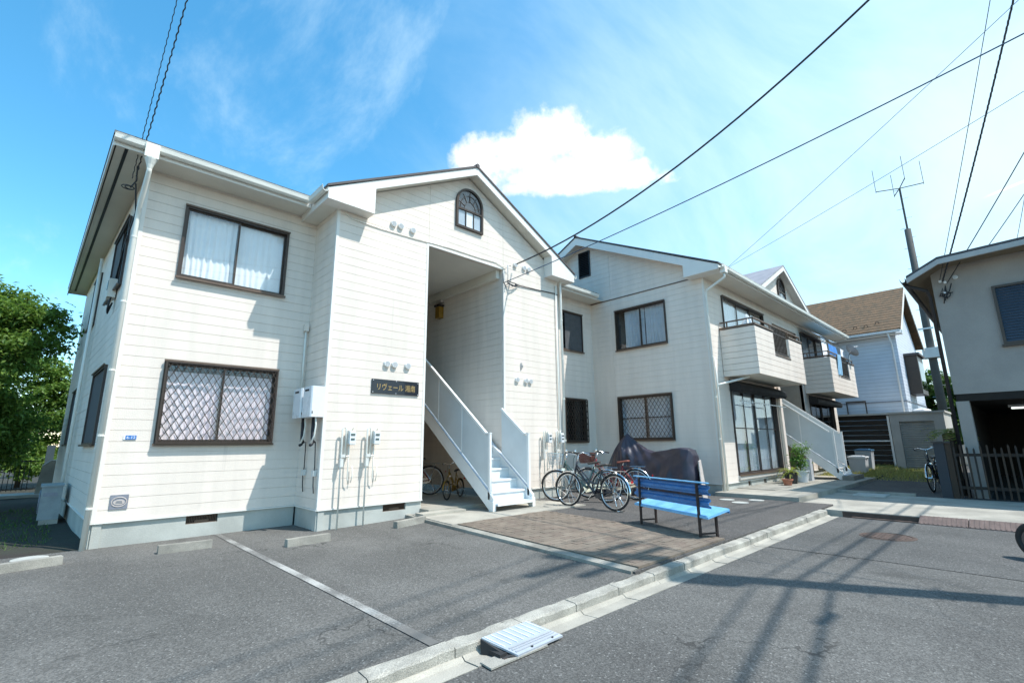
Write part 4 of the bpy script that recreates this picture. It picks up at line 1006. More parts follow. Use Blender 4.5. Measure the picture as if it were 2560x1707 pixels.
def heater(y0, y1, label, k):
    H = thing('water_heater', label, 'water heater', (XI - .13, (y0 + y1) / 2, 1.78), group='gas water heaters in the corner', world=True)
    x0 = XI - .245; z0, z1 = 1.785, 2.275
    b = MB(); b.prism([(x0 + .02, y0, z0), (x0, y0 + .02, z0), (x0, y1 - .02, z0), (x0 + .02, y1, z0), (XI - .02, y1, z0), (XI - .02, y0, z0)], (0, 0, z1 - z0)); bd = b.build('casing', 'enamel', H)
    MB().box(x0 - .006, y0 + .11, z1 - .075, x0 - .0005, y1 - .09, z1 - .045).build('exhaust_slot', 'dark_metal', bd)
    MB().box(x0 - .004, y0 + .05, z0 + .03, x0 - .0005, y1 - .06, z0 + .036).build('panel_seam', 'meter_grey', bd)
    MB().box(XI - .30, y0 - .006, z0 + .035, XI - .235, y0 - .0005, z0 + .06).build('latch', 'dark_metal', bd) if False else MB().box(XI - .22, y0 - .006, z0 + .05, XI - .208, y0 - .0005, z0 + .09).build('latch', 'dark_metal', bd)
    yc = (y0 + y1) / 2
    p = MB(); p.tube([(XI - .12, yc - .03, z0), (XI - .12, yc - .03, 1.42), (XI - .13, yc - .05, 1.36), (XI - .17, yc - .09, 1.345)], .024, 8); p.tube([(XI - .10, yc + .06, z0), (XI - .10, yc + .05, 1.45), (XI - .06, yc + .03, 1.38)], .021, 8); p.build('lagged_pipe', 'hose_black', H, smooth=True)
    p = MB(); p.tube([(XI - .13, yc - .12, z0), (XI - .12, yc - .13, 1.66), (XI - .12, yc - .10, 1.50), (XI - .16, yc - .07, 1.36)], .013, 7); p.build('flex_hose', 'pipe_cream', H, smooth=True)
    p = MB(); p.tube([(XI - .05, yc + k * .02, 1.40), (XI - .03, yc + .02, 1.0), (XI - .035, yc + .04, .86), (XI - .04, yc + .01, .72), (XI - .03, yc, .60)], .008, 6); p.build('power_cord', 'hose_black', H, smooth=True)
    MB().box(XI - .06, yc - .01, .86, XI - .005, yc + .07, .95).build('socket', 'meter_grey', H)
    return H
heater(7.70, 8.06, 'white wall-hung water heater, the front one in the building corner', 1)
heater(8.14, 8.50, 'white wall-hung water heater, the one tucked behind in the corner', -1)

EM = thing('electric_meter', 'beige electric meter box with black cables high on the shaded flank wall', 'electric meter', (.43, 10.3, 3.7), world=True)
b = MB(); b.box(.36, 10.15, 3.80, .47, 10.40, 4.12); bd = b.build('box', 'soffit', EM); MB().box(.352, 10.18, 3.95, .359, 10.37, 4.08).build('window', 'lcd', bd)
m = MB()
for k in range(4): m.tube([(.42, 10.18 + k * .06, 3.80), (.40, 10.15 + k * .05, 3.70 - k * .03), (.41, 10.2 + k * .04, 3.60 - k * .02), (.45, 10.25, 3.72)], .012, 6)
m.build('cable_loop', 'hose_black', EM, smooth=True)
m = MB(); m.tube([(.44, 10.25, 4.12), (.46, 9.9, 4.6), (.50, 9.2, 5.0), (.42, 8.72, 5.26)], .012, 6); m.build('service_cable', 'cable', EM, smooth=True)

AC = thing('air_conditioner', 'weathered outdoor air-conditioning unit on blocks beside the shaded flank', 'air conditioner', (.20, 12.3, .03), rz=0, world=True)
b = MB(); b.box(.02, 12.15, .10, .30, 12.93, .66); bd = b.build('casing', 'weathered_enamel', AC)
b = MB(); b.box(.0, 12.13, .66, .32, 12.95, .685); b.build('top', 'weathered_enamel', bd)
b = MB(); b.torus((.012, 12.60, .38), .20, .012, 'X', 24, 6); [b.box(.004, 12.38, .2 + k * .03, .016, 12.82, .206 + k * .03) for k in range(12)]; b.build('fan_grille', 'plaque', bd)
b = MB(); b.box(.05, 12.143, .50, .24, 12.149, .56); b.build('label', 'plaque', bd); MB().box(.05, 12.12, .02, .30, 12.28, .098).build('foot_block', 'concrete', AC); MB().box(.05, 12.78, .02, .30, 12.94, .098).build('foot_block', 'concrete', AC)

# cables fastened to the front: clips and a bracket where the service lines land
BR = thing('cable_bracket', 'tangle of service cable clamps at the stair opening top corner', 'cable', (7.25, YB - .05, 4.9), world=True)
b = MB(); b.tube([(7.20, YB - .005, 4.92), (7.20, YB - .09, 4.95), (7.20, YB - .09, 5.40), (7.24, YB - .09, 5.43), (7.29, YB - .09, 5.40)], .009, 6); b.build('hook', 'steel', BR, smooth=True)
b = MB(); r = random.Random(4)
for k in range(4): b.tube([(7.22, YB - .05, 4.98 + .02 * k), (7.34, YB - .10, 4.96 + r.uniform(-.05, .05)), (7.45, YB - .08, 4.98 + r.uniform(-.04, .05)), (7.60, YB - .04, 5.02)], .010, 6)
b.tube([(7.12, YB - .01, 5.2), (7.10, YB - .05, 5.0), (7.15, YB - .08, 4.85), (7.22, YB - .06, 4.90)], .009, 6); b.build('cable_loop', 'cable', BR, smooth=True)
single('facade_cable', MB().tube([(3.30, YB - .012, 5.47), (3.30, YB - .012, 5.40), (3.42, YB - .012, 5.335), (4.0, YB - .012, 5.325), (4.8, YB - .012, 5.352), (5.6, YB - .012, 5.40), (6.4, YB - .012, 5.40), (6.9, YB - .012, 5.42), (7.2, YB - .02, 5.32)], .008, 6), 'pipe_cream', 'thin cable clipped along the near gable front above the opening', 'cable', smooth=True)
single('facade_cable', MB().tube([(7.5, YB - .02, 5.02), (8.2, YB - .014, 5.05), (8.9, YB - .014, 5.10), (9.02, YB - .014, 5.08)], .011, 6), 'cable', 'dark cable along the wall right of the stair opening', 'cable', smooth=True)
b = MB(); b.torus((.35, 8.60, 5.12), .055, .008, 'Z', 16, 5); b.torus((.33, 8.58, 5.11), .075, .007, 'Z', 16, 5); b.tube([(.36, 8.58, 5.12), (.42, 8.70, 5.30), (.40, 8.60, 5.5)], .012, 6)
single('cable_coil', b, 'cable', 'loops of black cable hanging under the left eave corner', 'cable', smooth=True)
b = MB(); b.box(7.66, YB - .028, 3.02, 7.69, YB - .002, 3.16); b.box(7.70, YB - .026, 3.05, 7.72, YB - .002, 3.11)
single('wall_hook', b, 'steel', 'small metal hook on the sunlit wall right of the opening', 'hook')

# ------------------------------------------------------------------ wheel stops and covers in the bay
def wheel_stop(x0, y0, x1, y1, label, zf=lot_z, w=.115, h=.105):
    a, b = Vector((x0, y0, zf(x0, y0) - .01)), Vector((x1, y1, zf(x1, y1) - .01)); d = (b - a); n = Vector((-d.y, d.x, 0)).normalized()
    mb = MB(); q = [a, a + n * w, a + n * (w - .012) + Vector((0, 0, h)), a + n * .012 + Vector((0, 0, h))]; N = 8; vs = []; fs = []; r = random.Random(int(x0 * 100))
    for i in range(N + 1):
        for p in q: vs.append(p + d * i / N + Vector((0, 0, r.uniform(-.003, .003))) + n * r.uniform(-.003, .003))
    for i in range(N):
        for j in range(4): fs.append((i * 4 + j, i * 4 + (j + 1) % 4, i * 4 + 4 + (j + 1) % 4, i * 4 + 4 + j))
    fs += [(3, 2, 1, 0), tuple(N * 4 + j for j in range(4))]; mb.add(vs, fs)
    return single('wheel_stop', mb, 'concrete_old', label, 'wheel stop', 'concrete wheel stops in the parking bay')
wheel_stop(1.165, 7.62, 1.745, 7.60, 'concrete wheel stop left of the painted bay line')
wheel_stop(2.44, 6.84, 3.02, 6.86, 'concrete wheel stop in front of the corner with the water heaters')
wheel_stop(4.13, 6.97, 4.72, 7.06, 'concrete wheel stop nearest the stairs')
wheel_stop(-.60, 7.62, .30, 7.79, 'worn concrete kerb block at the left edge of the parking bay', h=.10, w=.12)
def cover(name, x, y, z, r, mat, label, cat, pattern=True, sq=1.0):
    C_ = thing(name, label, cat, (x, y, z), world=True)
    m = MB(); m.lathe([(r, z), (r, z + .006), (r - .012, z + .008), (.001, z + .008)], (x, y, 0), 28); m.build('lid', mat, C_)
    if pattern:
        p = MB(); k = r * .72
        for i in range(-4, 5):
            hh = math.sqrt(max(0, k * k - (i * k / 4.5) ** 2))
            if hh > .02: p.box(x - hh, y + i * k / 4.5 - .008, z + .0081, x + hh, y + i * k / 4.5 + .008, z + .012)
        p.build('raised_pattern', mat, C_)
        q = MB(); q.torus((x, y, z + .009), r * .86, .006, 'Z', 28, 5); q.build('rim', mat, C_)
    return C_
cover('manhole_cover', 8.76, 1.56, .004, .33, 'iron_cover', 'brown iron manhole cover in the road', 'manhole cover')
cover('drain_cover', 10.38, 4.21, .121, .16, 'pale_cover', 'pale round drain cover in the forecourt, nearest the road', 'drain cover', False)
cover('drain_cover', 10.72, 4.62, .121, .15, 'pale_cover', 'pale round drain cover nearest the patio doors', 'drain cover', False)
cover('drain_cover', 11.00, 4.12, .121, .15, 'pale_cover', 'pale round drain cover nearest the terrace step', 'drain cover', False)
cover('drain_cover', .02, 8.46, .04, .17, 'pale_cover', 'pale round drain cover at the foot of the left house corner', 'drain cover', False)

# ------------------------------------------------------------------ kerb ramp lying in the channel
RP = thing('kerb_ramp', 'pale grey ribbed kerb ramp with a broken black corner', 'ramp', (2.45, 2.60, 0), world=True)
p = MB(); A, B_, C2, D_ = Vector((2.235, 2.668, .084)), Vector((2.665, 2.668, .084)), Vector((2.79, 2.445, .016)), Vector((2.345, 2.435, .016))
p.prism([A, B_, C2, D_], (0, 0, .012)); p.build('deck', 'ramp_grey', RP)
for k in range(8):
    t = .04 + k * .128; a = A.lerp(B_, t); b = D_.lerp(C2, t); m = MB(); m.beam(a.lerp(b, .03) + Vector((0, 0, .0145)), a.lerp(b, .60) + Vector((0, 0, .0145)), .008, .005); m.build('rib', 'enamel', RP)
for t in (.70, .78, .88):
    m = MB(); m.beam(A.lerp(D_, t) + Vector((.02, 0, .014)), B_.lerp(C2, t) + Vector((-.01, 0, .014)), .012, .005); m.build('rib', 'ramp_grey', RP)
m = MB(); r = random.Random(5)
m.prism([A + Vector((-.012, -.01, -.080)), D_ + Vector((-.03, .03, -.012)), D_ + Vector((-.012, .06, .012)), A + Vector((-.008, 0, .006))], (.014, 0, 0)); m.box(2.25, 2.50, .004, 2.31, 2.62, .035); m.tube([(2.26, 2.49, .012), (2.31, 2.47, .022), (2.35, 2.45, .010)], .010, 6); m.build('rubber_core', 'rubber', RP)
for t, s in ((.35, .93), (.82, .92)): m = MB(); q = A.lerp(B_, t).lerp(D_.lerp(C2, t), s); m.lathe([(.009, 0), (.009, .004)], q + Vector((0, 0, .013)), 8); m.build('bolt', 'rubber', RP)
SP = MB(); SP.prism([(2.13, 2.552, .006), (2.60, 2.548, .006), (2.62, 2.43, .006), (2.12, 2.435, .006)], (0, 0, .01)); single('channel_lid', SP, 'concrete_old', 'flat concrete lid with a slot beside the kerb ramp', 'drain lid')
single('lid_slot', MB().box(2.26, 2.47, .0165, 2.33, 2.482, .0185), 'iron_cover', 'short dark lifting slot in the concrete lid', 'slot')

# ------------------------------------------------------------------ blue bench, seen from behind
BD = Vector((-.400, -.9165, 0)); BN = Vector((.9165, -.400, 0)); B0 = Vector((6.758, 4.244, .12))
BE = thing('park_bench', 'weathered blue bench with corrugated back on thin rusty legs', 'bench', tuple(B0 + BD * .645 + BN * .12), world=True)
bp = lambda s, n, z: B0 + BD * s + BN * n + Vector((0, 0, z))
L0, L1 = -.17, 1.46
for k, zz in enumerate((.385, .545)):
    prof_b = [(.040, zz), (.040, zz + .022), (.004, zz + .040), (.004, zz + .070), (.040, zz + .088), (.040, zz + .112), (.006, zz + .130)]
    m = MB(); m.prism([bp(L0, n, z) for n, z in prof_b] + [bp(L0, n + .010, z) for n, z in prof_b[::-1]], BD * (L1 - L0)); m.build('back_slat', 'bench_blue', BE)
m = MB(); m.prism([bp(L0, n, z) for n, z in ((-.004, .692), (.045, .692), (.045, .706), (-.004, .706))], BD * (L1 - L0)); m.build('top_rail', 'bench_seat', BE)
m = MB(); m.prism([bp(L0 + .02, n, z) for n, z in ((-.02, .262), (.33, .345), (.335, .362), (.33, .374), (-.02, .290))], BD * (L1 - L0 - .02)); st_ = m.build('seat', 'bench_seat', BE)
m = MB(); m.prism([bp(L0 + .02, n, z) for n, z in ((.322, .318), (.337, .322), (.337, .3445), (.322, .3415))], BD * (L1 - L0 - .02)); m.build('seat_edge', 'bench_blue', BE)
for s in (0, 1.29):
    m = MB(); m.beam(bp(s, -.014, 0), bp(s, -.014, .68), .028, .028, up=tuple(BN)); m.build('leg', 'rusty_iron', BE)
    m = MB(); m.beam(bp(s, .255, 0), bp(s, .255, .320), .028, .028, up=tuple(BN)); m.build('leg', 'rusty_iron', BE)
    m = MB(); m.beam(bp(s, .003, .06), bp(s, .24, .06), .02, .02); m.build('foot_bar', 'rusty_iron', BE); m = MB(); m.beam(bp(s, .003, .250), bp(s, .24, .308), .02, .02); m.build('seat_bar', 'rusty_iron', BE)

# ------------------------------------------------------------------ bicycles
def wheel_parts(parent, x, R, mats, spokes=18):
    w = bpy.data.objects.new('wheel', None); COL.objects.link(w); w.parent = parent; OFF[w.name] = Vector((0, 0, 0)); w.empty_display_size = .1
    MB().torus((x, 0, R), R - .016, .017, 'Y', 44, 8).build('tyre', 'rubber', w, smooth=True)
    MB().torus((x, 0, R), R - .042, .010, 'Y', 44, 6).build('rim', mats['rim'], w, smooth=True)
    MB().lathe([(.022, -.045), (.022, .045)], (x, 0, R), 10, 'Y').build('hub', 'chrome', w)
    s = MB()
    for k in range(spokes):
        a = 6.2832 * k / spokes; sg = 1 if k % 2 else -1; s.tube([(x + .02 * math.cos(a + sg * 1.2), sg * .03, R + .02 * math.sin(a + sg * 1.2)), (x + (R - .045) * math.cos(a), 0, R + (R - .045) * math.sin(a))], .0022, 3, cap=False)
    s.build('spokes', 'chrome', w, fix=False)
    return w
def fender(parent, x, R, a0, a1, mat, w=.024):
    m = MB(); n = 14; vs = []; fs = []
    for i in range(n + 1):
        a = math.radians(a0 + (a1 - a0) * i / n)
        for (dy, dr) in ((-w, -.006), (-w * .6, .008), (0, .013), (w * .6, .008), (w, -.006)): vs.append((x + (R + .012 + dr) * math.cos(a), dy, R + (R + .012 + dr) * math.sin(a)))
    for i in range(n):
        for j in range(4): k = i * 5 + j; fs.append((k, k + 1, k + 6, k + 5))
    m.add(vs, fs).build('fender', mat, parent, smooth=True, fix=False)
def bicycle(label, front, rear, zg, mats, R=.325, basket=True, rack=True, step=True, lean=.06, group='bicycles parked beside the stairs', steer=.0):
    f, r = Vector((*front, 0)), Vector((*rear, 0)); d = f - r; WB = d.length; rz = math.atan2(d.y, d.x)
    B = thing('bicycle', label, 'bicycle', (r.x, r.y, zg), rz=rz, group=group); B.rotation_euler = (lean, 0, rz)
    fr, sv_ = mats['frame'], mats['metal']
    wheel_parts(B, 0, R, mats); wheel_parts(B, WB, R, mats)
    hx, hz = WB - .20, .86                                              # head tube
    m = MB(); bb = (.43, 0, .28); st = (.27, 0, .72)
    m.tube([bb, st], .017, 8); m.tube([(hx + .02, 0, .72), (hx - .02, 0, .86)], .021, 8)
    if step: m.tube([(hx + .015, 0, .74), (hx - .16, 0, .56), (.52, 0, .36), bb], .020, 8); m.tube([(hx - .0, 0, .79), (hx - .17, 0, .64), (.50, 0, .46), (.36, 0, .46)], .016, 8)
    else: m.tube([(hx + .015, 0, .74), bb], .020, 8); m.tube([(hx - .01, 0, .83), (.285, 0, .68)], .017, 8)
    for y in (-.055, .055): m.tube([bb, (0, y, R)], .010, 6); m.tube([(.28, y * .4, .66), (0, y, R)], .009, 6)
    m.build('frame', fr, B, smooth=True)
    m = MB(); m.tube([(hx + .02, 0, .72), (hx + .04, 0, .66)], .016, 7)
    for y in (-.05, .05): m.tube([(hx + .035, y * .3, .70), (hx + .055, y, .62), (hx + .10, y, .46), (WB, y, R)], .010, 6)
    m.build('fork', mats.get('fork', fr), B, smooth=True)
    m = MB(); m.tube([(hx - .02, 0, .84), (hx - .045, 0, .98)], .012, 7); m.tube([(hx - .23, -.27, 1.0), (hx - .12, -.25, 1.02), (hx - .02, -.15, 1.04), (hx - .03, 0, .99), (hx - .02, .15, 1.04), (hx - .12, .25, 1.02), (hx - .23, .27, 1.0)], .011, 7)
    hb_ = m.build('handlebar', 'chrome', B, smooth=True)
    for y in (-.27, .27): MB().tube([(hx - .24, y, 1.0), (hx - .12, y * .95, 1.018)], .016, 8).build('grip', 'rubber', hb_)
    for y in (-1, 1): MB().tube([(hx - .05, y * .20, 1.025), (hx - .10, y * .22, 1.0), (hx - .19, y * .235, .975)], .005, 5).build('brake_lever', 'chrome', hb_)
    MB().lathe([(.001, .035), (.018, .03), (.024, .012), (.024, 0)], (hx - .06, .12, 1.045), 10).build('bell', 'chrome', hb_)
    m = MB(); m.tube([(hx + .0, .02, 1.0), (hx + .05, .03, .92), (hx + .06, .03, .74)], .004, 5); m.tube([(hx, -.02, 1.0), (hx + .03, -.04, .90), (hx - .02, -.03, .70)], .004, 5); m.build('brake_cable', 'rubber', B)
    m = MB(); vs = []; fs = []; n = 10
    for i in range(n + 1):
        t = i / n; x = .13 + .27 * t; wd = .082 * (1 - t) ** .8 + .022; zt = .815 + .012 * math.cos(t * 3.1) - .01 * t
        for (a, dz) in ((-1, -.022), (-.8, .004), (0, .012), (.8, .004), (1, -.022), (.4, -.03), (-.4, -.03)): vs.append((x, a * wd, zt + dz))
    for i in range(n):
        for j in range(7): fs.append((i * 7 + j, i * 7 + (j + 1) % 7, i * 7 + 7 + (j + 1) % 7, i * 7 + 7 + j))
    fs += [tuple(range(7))[::-1], tuple(n * 7 + j for j in range(7))]; m.add(vs, fs); sd2 = m.build('saddle', mats['saddle'], B, smooth=True)
    MB().tube([st, (.245, 0, .79)], .013, 7).build('seat_post', 'chrome', sd2)
    fender(B, 0, R, 20, 190, sv_); fender(B, WB, R, 5, 130, sv_)
    m = MB(); m.torus((bb[0], -.085, bb[2]), .075, .006, 'Y', 22, 5); m.build('chain_ring', 'steel', B)
    m = MB(); m.prism([(.0, -.075, R - .05), (.47, -.075, .19), (.52, -.075, .30), (.45, -.075, .37), (.0, -.075, R + .05)], (0, .012, 0)); m.build('chain_guard', mats.get('guard', sv_), B)
    for sg in (-1, 1):
        m = MB(); m.tube([(bb[0], sg * .05, bb[2]), (bb[0], sg * .09, bb[2]), (bb[0] + sg * .10, sg * .10, bb[2] - sg * .12)], .008, 6); cr = m.build('crank', 'chrome', B); MB().cbox((bb[0] + sg * .10, sg * .15, bb[2] - sg * .12), (.06, .09, .02)).build('pedal', 'rubber', cr)
    m = MB(); m.tube([(-.02, .07, R - .02), (-.10, .11, .14), (-.13, .12, .01)], .008, 6); m.tube([(-.02, -.07, R - .02), (-.10, -.11, .14), (-.13, -.12, .01)], .008, 6); m.tube([(-.13, -.12, .01), (-.13, .12, .01)], .008, 6); m.build('stand', 'chrome', B, smooth=True)
    if rack:
        m = MB()
        for y in (-.06, .06): m.tube([(.24, y * .5, .70), (.16, y, .70), (-.22, y, .70)], .006, 5); m.tube([(-.10, y, .70), (0, y, R)], .005, 5)
        for x in (.10, -.02, -.14, -.22): m.tube([(x, -.06, .70), (x, .06, .70)], .005, 5)
        m.build('rack', 'chrome', B)
    MB().cbox((-.365, 0, .52), (.012, .05, .04)).build('reflector', 'reflector_red', B)
    MB().cbox((WB - .17, .05, .66), (.07, .05, .05)).build('lamp', 'chrome', B)
    if basket:
        m = MB(); x0, x1, z0, z1 = hx + .06, hx + .36, .76, 1.0; bw = .19
        bt_ = [(x0 + .03, -bw * .8), (x1 - .04, -bw * .8), (x1 - .04, bw * .8), (x0 + .03, bw * .8)]; tp = [(x0, -bw), (x1, -bw), (x1, bw), (x0, bw)]
        if mats.get('basket') == 'basket_brown':
            for i in range(4):
                a, b, c, d_ = (*bt_[i], z0), (*bt_[(i + 1) % 4], z0), (*tp[(i + 1) % 4], z1), (*tp[i], z1)
                a, b, c, d_ = map(Vector, (a, b, c, d_))
                for k in range(7): t0, t1 = k / 7 + .012, (k + 1) / 7 - .012; m.add([a.lerp(d_, t0), b.lerp(c, t0), b.lerp(c, t1), a.lerp(d_, t1)], [(0, 1, 2, 3)])
                for k in range(9): t = k / 8; m.tube([a.lerp(b, t), d_.lerp(c, t)], .006, 4)
            m.add([(*p, z0) for p in bt_], [(0, 1, 2, 3)])
        else:
            for i in range(4):
                a, b, c, d_ = map(Vector, ((*bt_[i], z0), (*bt_[(i + 1) % 4], z0), (*tp[(i + 1) % 4], z1), (*tp[i], z1)))
                for k in range(10): t = k / 9; m.tube([a.lerp(b, t), d_.lerp(c, t)], .0028, 4)
                for k in range(5): t = k / 4; m.tube([a.lerp(d_, t), b.lerp(c, t)], .0028 if k < 4 else .006, 4)
            for k in range(6): t = k / 5; m.tube([(bt_[0][0] + (bt_[1][0] - bt_[0][0]) * t, -bw * .8, z0), (bt_[0][0] + (bt_[1][0] - bt_[0][0]) * t, bw * .8, z0)], .0028, 4)
        m.build('basket', mats.get('basket', 'steel'), B, fix=False)
    return B
bicycle('black town bicycle with silver mudguards and dark saddle, nearest the bench', (7.60, 6.42), (7.62, 5.34), .122, dict(frame='bike_black', metal='chrome', rim='chrome', saddle='saddle_black', fork='bike_black', guard='bike_black'), basket=False, rack=True, lean=.07)
bicycle('bicycle with dark frame and a silver front basket, its front wheel nearest the stair foot', (8.05, 7.12), (8.60, 6.18), .122, dict(frame='bike_green', metal='chrome', rim='chrome', saddle='saddle_black', fork='bike_black', basket='steel'), basket=True, lean=.05)
bicycle('red bicycle with a brown front basket and brown saddle, by the covered motorcycle', (9.02, 7.02), (9.36, 5.98), .122, dict(frame='bike_red', metal='chrome', rim='chrome', saddle='saddle_brown', basket='basket_brown'), basket=True, lean=.04)
bicycle('old dark red bicycle standing in the shade under the near stairs', (5.75, 10.4), (6.55, 9.70), .20, dict(frame='bike_red', metal='steel', rim='steel', saddle='saddle_black'), basket=False, lean=.05, group='bicycles under the stairs')
bicycle('small yellow and black child bicycle under the near stairs', (5.93, 8.35), (6.80, 8.85), .20, dict(frame='toy_yellow', metal='toy_yellow', rim='dark_metal', saddle='saddle_black', fork='toy_yellow', guard='toy_yellow'), R=.27, basket=False, rack=False, lean=.05, group='bicycles under the stairs').scale = (.72, .72, .72)
bicycle('blue bicycle parked behind the slate gate post in the passage', (15.6, 1.72), (16.6, 1.62), .10, dict(frame='bike_black', metal='chrome', rim='chrome', saddle='saddle_black'), basket=False, group='bicycle in the passage')

# motorcycle under a draped cover
MC = thing('covered_motorcycle', 'motorcycle hidden under a dark purple cover beside the far wing wall', 'motorcycle', (10.35, 6.3, .12), world=True)
prof = [  # y, half width at ground, half width at shoulder, shoulder z, top z, top half width
    (7.74, .14, .05, .50, .62, .02), (7.60, .24, .14, .66, .84, .03), (7.42, .31, .24, .84, 1.10, .05), (7.22, .36, .33, 1.02, 1.34, .05), (7.10, .38, .36, 1.08, 1.46, .022), (6.98, .38, .33, .98, 1.37, .03), (6.80, .38, .28, .84, 1.21, .05), (6.60, .39, .24, .76, 1.07, .08),
    (6.38, .40, .22, .74, 1.00, .12), (6.12, .41, .22, .78, 1.03, .15), (5.86, .40, .23, .84, 1.08, .17), (5.62, .37, .25, .90, 1.10, .18), (5.44, .34, .25, .84, 1.06, .17), (5.34, .31, .22, .55, .93, .12), (5.29, .27, .18, .30, .60, .08)]
m = MB(); vs = []; fs = []; r = random.Random(9); SEG = 60; NS = 110
def samp(t):
    i = min(int(t * (len(prof) - 1)), len(prof) - 2); k = t * (len(prof) - 1) - i
    return [a + (b - a) * k for a, b in zip(prof[i], prof[i + 1])]
for i in range(NS + 1):
    y, wg, ws, zs_, zt, wt = samp(i / NS)
    path = [(-wg, .02), (-wg * .97, .25), (-(wg + ws) / 2, zs_ * .6), (-ws, zs_), (-(ws * .50 + wt * .5), (zs_ + zt) / 2), (-wt, zt - .012), (0, zt), (wt, zt - .012), ((ws * .50 + wt * .5), (zs_ + zt) / 2), (ws, zs_), ((wg + ws) / 2, zs_ * .6), (wg * .97, .25), (wg, .02)]
    for j in range(SEG + 1):
        q = j / SEG * (len(path) - 1); a = min(int(q), len(path) - 2); k = q - a; px = path[a][0] + (path[a + 1][0] - path[a][0]) * k; pz = path[a][1] + (path[a + 1][1] - path[a][1]) * k
        sgn = 1 if px > 0 else -1; hang = max(0, 1 - pz / max(zs_, .3))
        ang = math.atan2(pz - 1.5, y - 7.10)                      # folds fan out from the peak at the front
        d = math.hypot(pz - 1.5, y - 7.10)
        tri = lambda w: abs((w / 6.2832) % 1 * 2 - 1) * 2 - 1
        fan = .030 * min(1, d / .5) * math.exp(-d * 1.0) * tri(ang * 26 + sgn)
        fold = .034 * hang * tri(y * 15 + sgn * 1.3 + pz * 1.2) + .014 * hang * tri(y * 37 + pz * 4) + fan + .008 * tri(y * 11 + pz * 19)
        vs.append((10.52 + px + sgn * fold, y - .22 + .015 * math.sin(pz * 8 + y * 5), .12 + pz + (.35 * fan if abs(px) < .2 else 0) - .012 * (1 - hang) * abs(tri(y * 8 + px * 5))))
for i in range(NS):
    for j in range(SEG): k = i * (SEG + 1) + j; fs.append((k, k + 1, k + SEG + 2, k + SEG + 1))
m.add(vs, fs); cv = m.build('cover', 'cover_cloth', MC, smooth=True, fix=False)
m = MB()
for yy in (7.18, 5.58): m.torus((10.52, yy, .12 + .30), .25, .05, 'X', 28, 8)
m.build('tyre', 'rubber', MC, smooth=True)
m = MB(); m.tube([(10.52, 7.18, .42), (10.52, 6.90, 1.05)], .03, 8); m.tube([(10.52, 6.88, .9), (10.52, 6.2, .80), (10.52, 5.4, .85)], .06, 8); m.build('chassis', 'dark_metal', MC)
m = MB(); vs = [(10.52 + .34, 5.08, .16), (10.52 - .05, 4.92, .14), (10.52 - .30, 4.90, .13), (10.52 - .12, 5.02, .92), (10.52 + .05, 5.05, .95)]; m.prism([vs[1], vs[2], vs[3], vs[4]], (.0, .02, 0)); m.build('cover_tail', 'plaque_light', MC)
m = MB(); m.tube([(10.52 - .47, 6.9, .50), (10.52 - .46, 6.3, .42), (10.52 - .46, 5.7, .48)], .006, 5); m.build('tie_cord', 'plaque_light', MC)

# ------------------------------------------------------------------ pots, bins and bits on the terrace
def pot(label, x, y, z, r0, r1, h, mat, square=False, plant=None):
    P_ = thing('potted_plant' if plant else 'flower_pot', label, 'plant pot', (x, y, z), world=True)
    m = MB(); m.lathe([(r0, z), (r1, z + h), (r1 + .012, z + h), (r1 + .012, z + h - .03), (r1 - .004, z + h - .031)], (x, y, 0), 18, cap=False); m.lathe([(.001, z + .003), (r0, z + .002)], (x, y, 0), 18, cap=False); m.build('pot', mat, P_, fix=False)
    MB().lathe([(r1 - .01, z + h - .04), (.001, z + h - .03)], (x, y, 0), 16, cap=False).build('earth', 'soil', P_, fix=False)
    r = random.Random(int(x * 100))
    if plant == 'spiky':
        m = MB()
        for k in range(70):
            a = r.uniform(0, 6.283); L = r.uniform(.25, .52); up = r.uniform(.3, 1.2); pts = [Vector((x, y, z + h - .03)) + Vector((math.cos(a) * L * t, math.sin(a) * L * t, L * (up * t - .9 * t * t))) for t in (0, .3, .6, .85, 1)]
            sd_ = Vector((-math.sin(a), math.cos(a), 0)); W = (.010, .014, .012, .007, .001); n0 = len(m.v)
            m.add([p + sd_ * w for p, w in zip(pts, W)] + [p - sd_ * w for p, w in zip(pts, W)], [(i, i + 1, i + 6, i + 5) for i in range(4)])
        m.build('leaves', 'leaf_palm', P_, fix=False)
    if plant == 'bushy':
        m = MB(); s = MB()
        for k in range(14):
            a = r.uniform(0, 6.283); q = r.uniform(.05, .22); tip = Vector((x + q * math.cos(a), y + q * math.sin(a), z + h + r.uniform(.20, .68))); s.tube([(x, y, z + h - .03), tuple(Vector((x, y, z + h + .15)).lerp(tip, .4)), tuple(tip)], .006, 5)
            for _ in range(48): m.leaf(tip + Vector((r.gauss(0, .055), r.gauss(0, .055), r.gauss(-.06, .09))), .075, r, .2, .55)
        s.build('stem', 'bark', P_); m.build('leaves', 'leaf_pot', P_, fix=False)
    return P_
pot('small terracotta pot at the foot of the spiky plant', 14.10, 4.45, tz, .085, .125, .17, 'terracotta')
pot('spiky green plant in a dark pot on the terrace', 14.75, 4.55, tz, .13, .17, .30, 'pot_dark', plant='spiky')
pot('bushy green plant in a white pot on the terrace', 15.45, 4.50, tz, .15, .20, .33, 'pot_white', plant='bushy')
b = MB(); b.box(16.20, 4.45, tz, 16.42, 4.80, tz + .62); bd = single('storage_box', b, 'bin_grey', 'pale upright box standing beside the white flower pot', 'box')
b = MB(); b.box(16.25, 5.3, tz, 16.5, 5.9, tz + .55); single('storage_box', b, 'bike_red', 'dark red box in the shade under the far stairs', 'box')
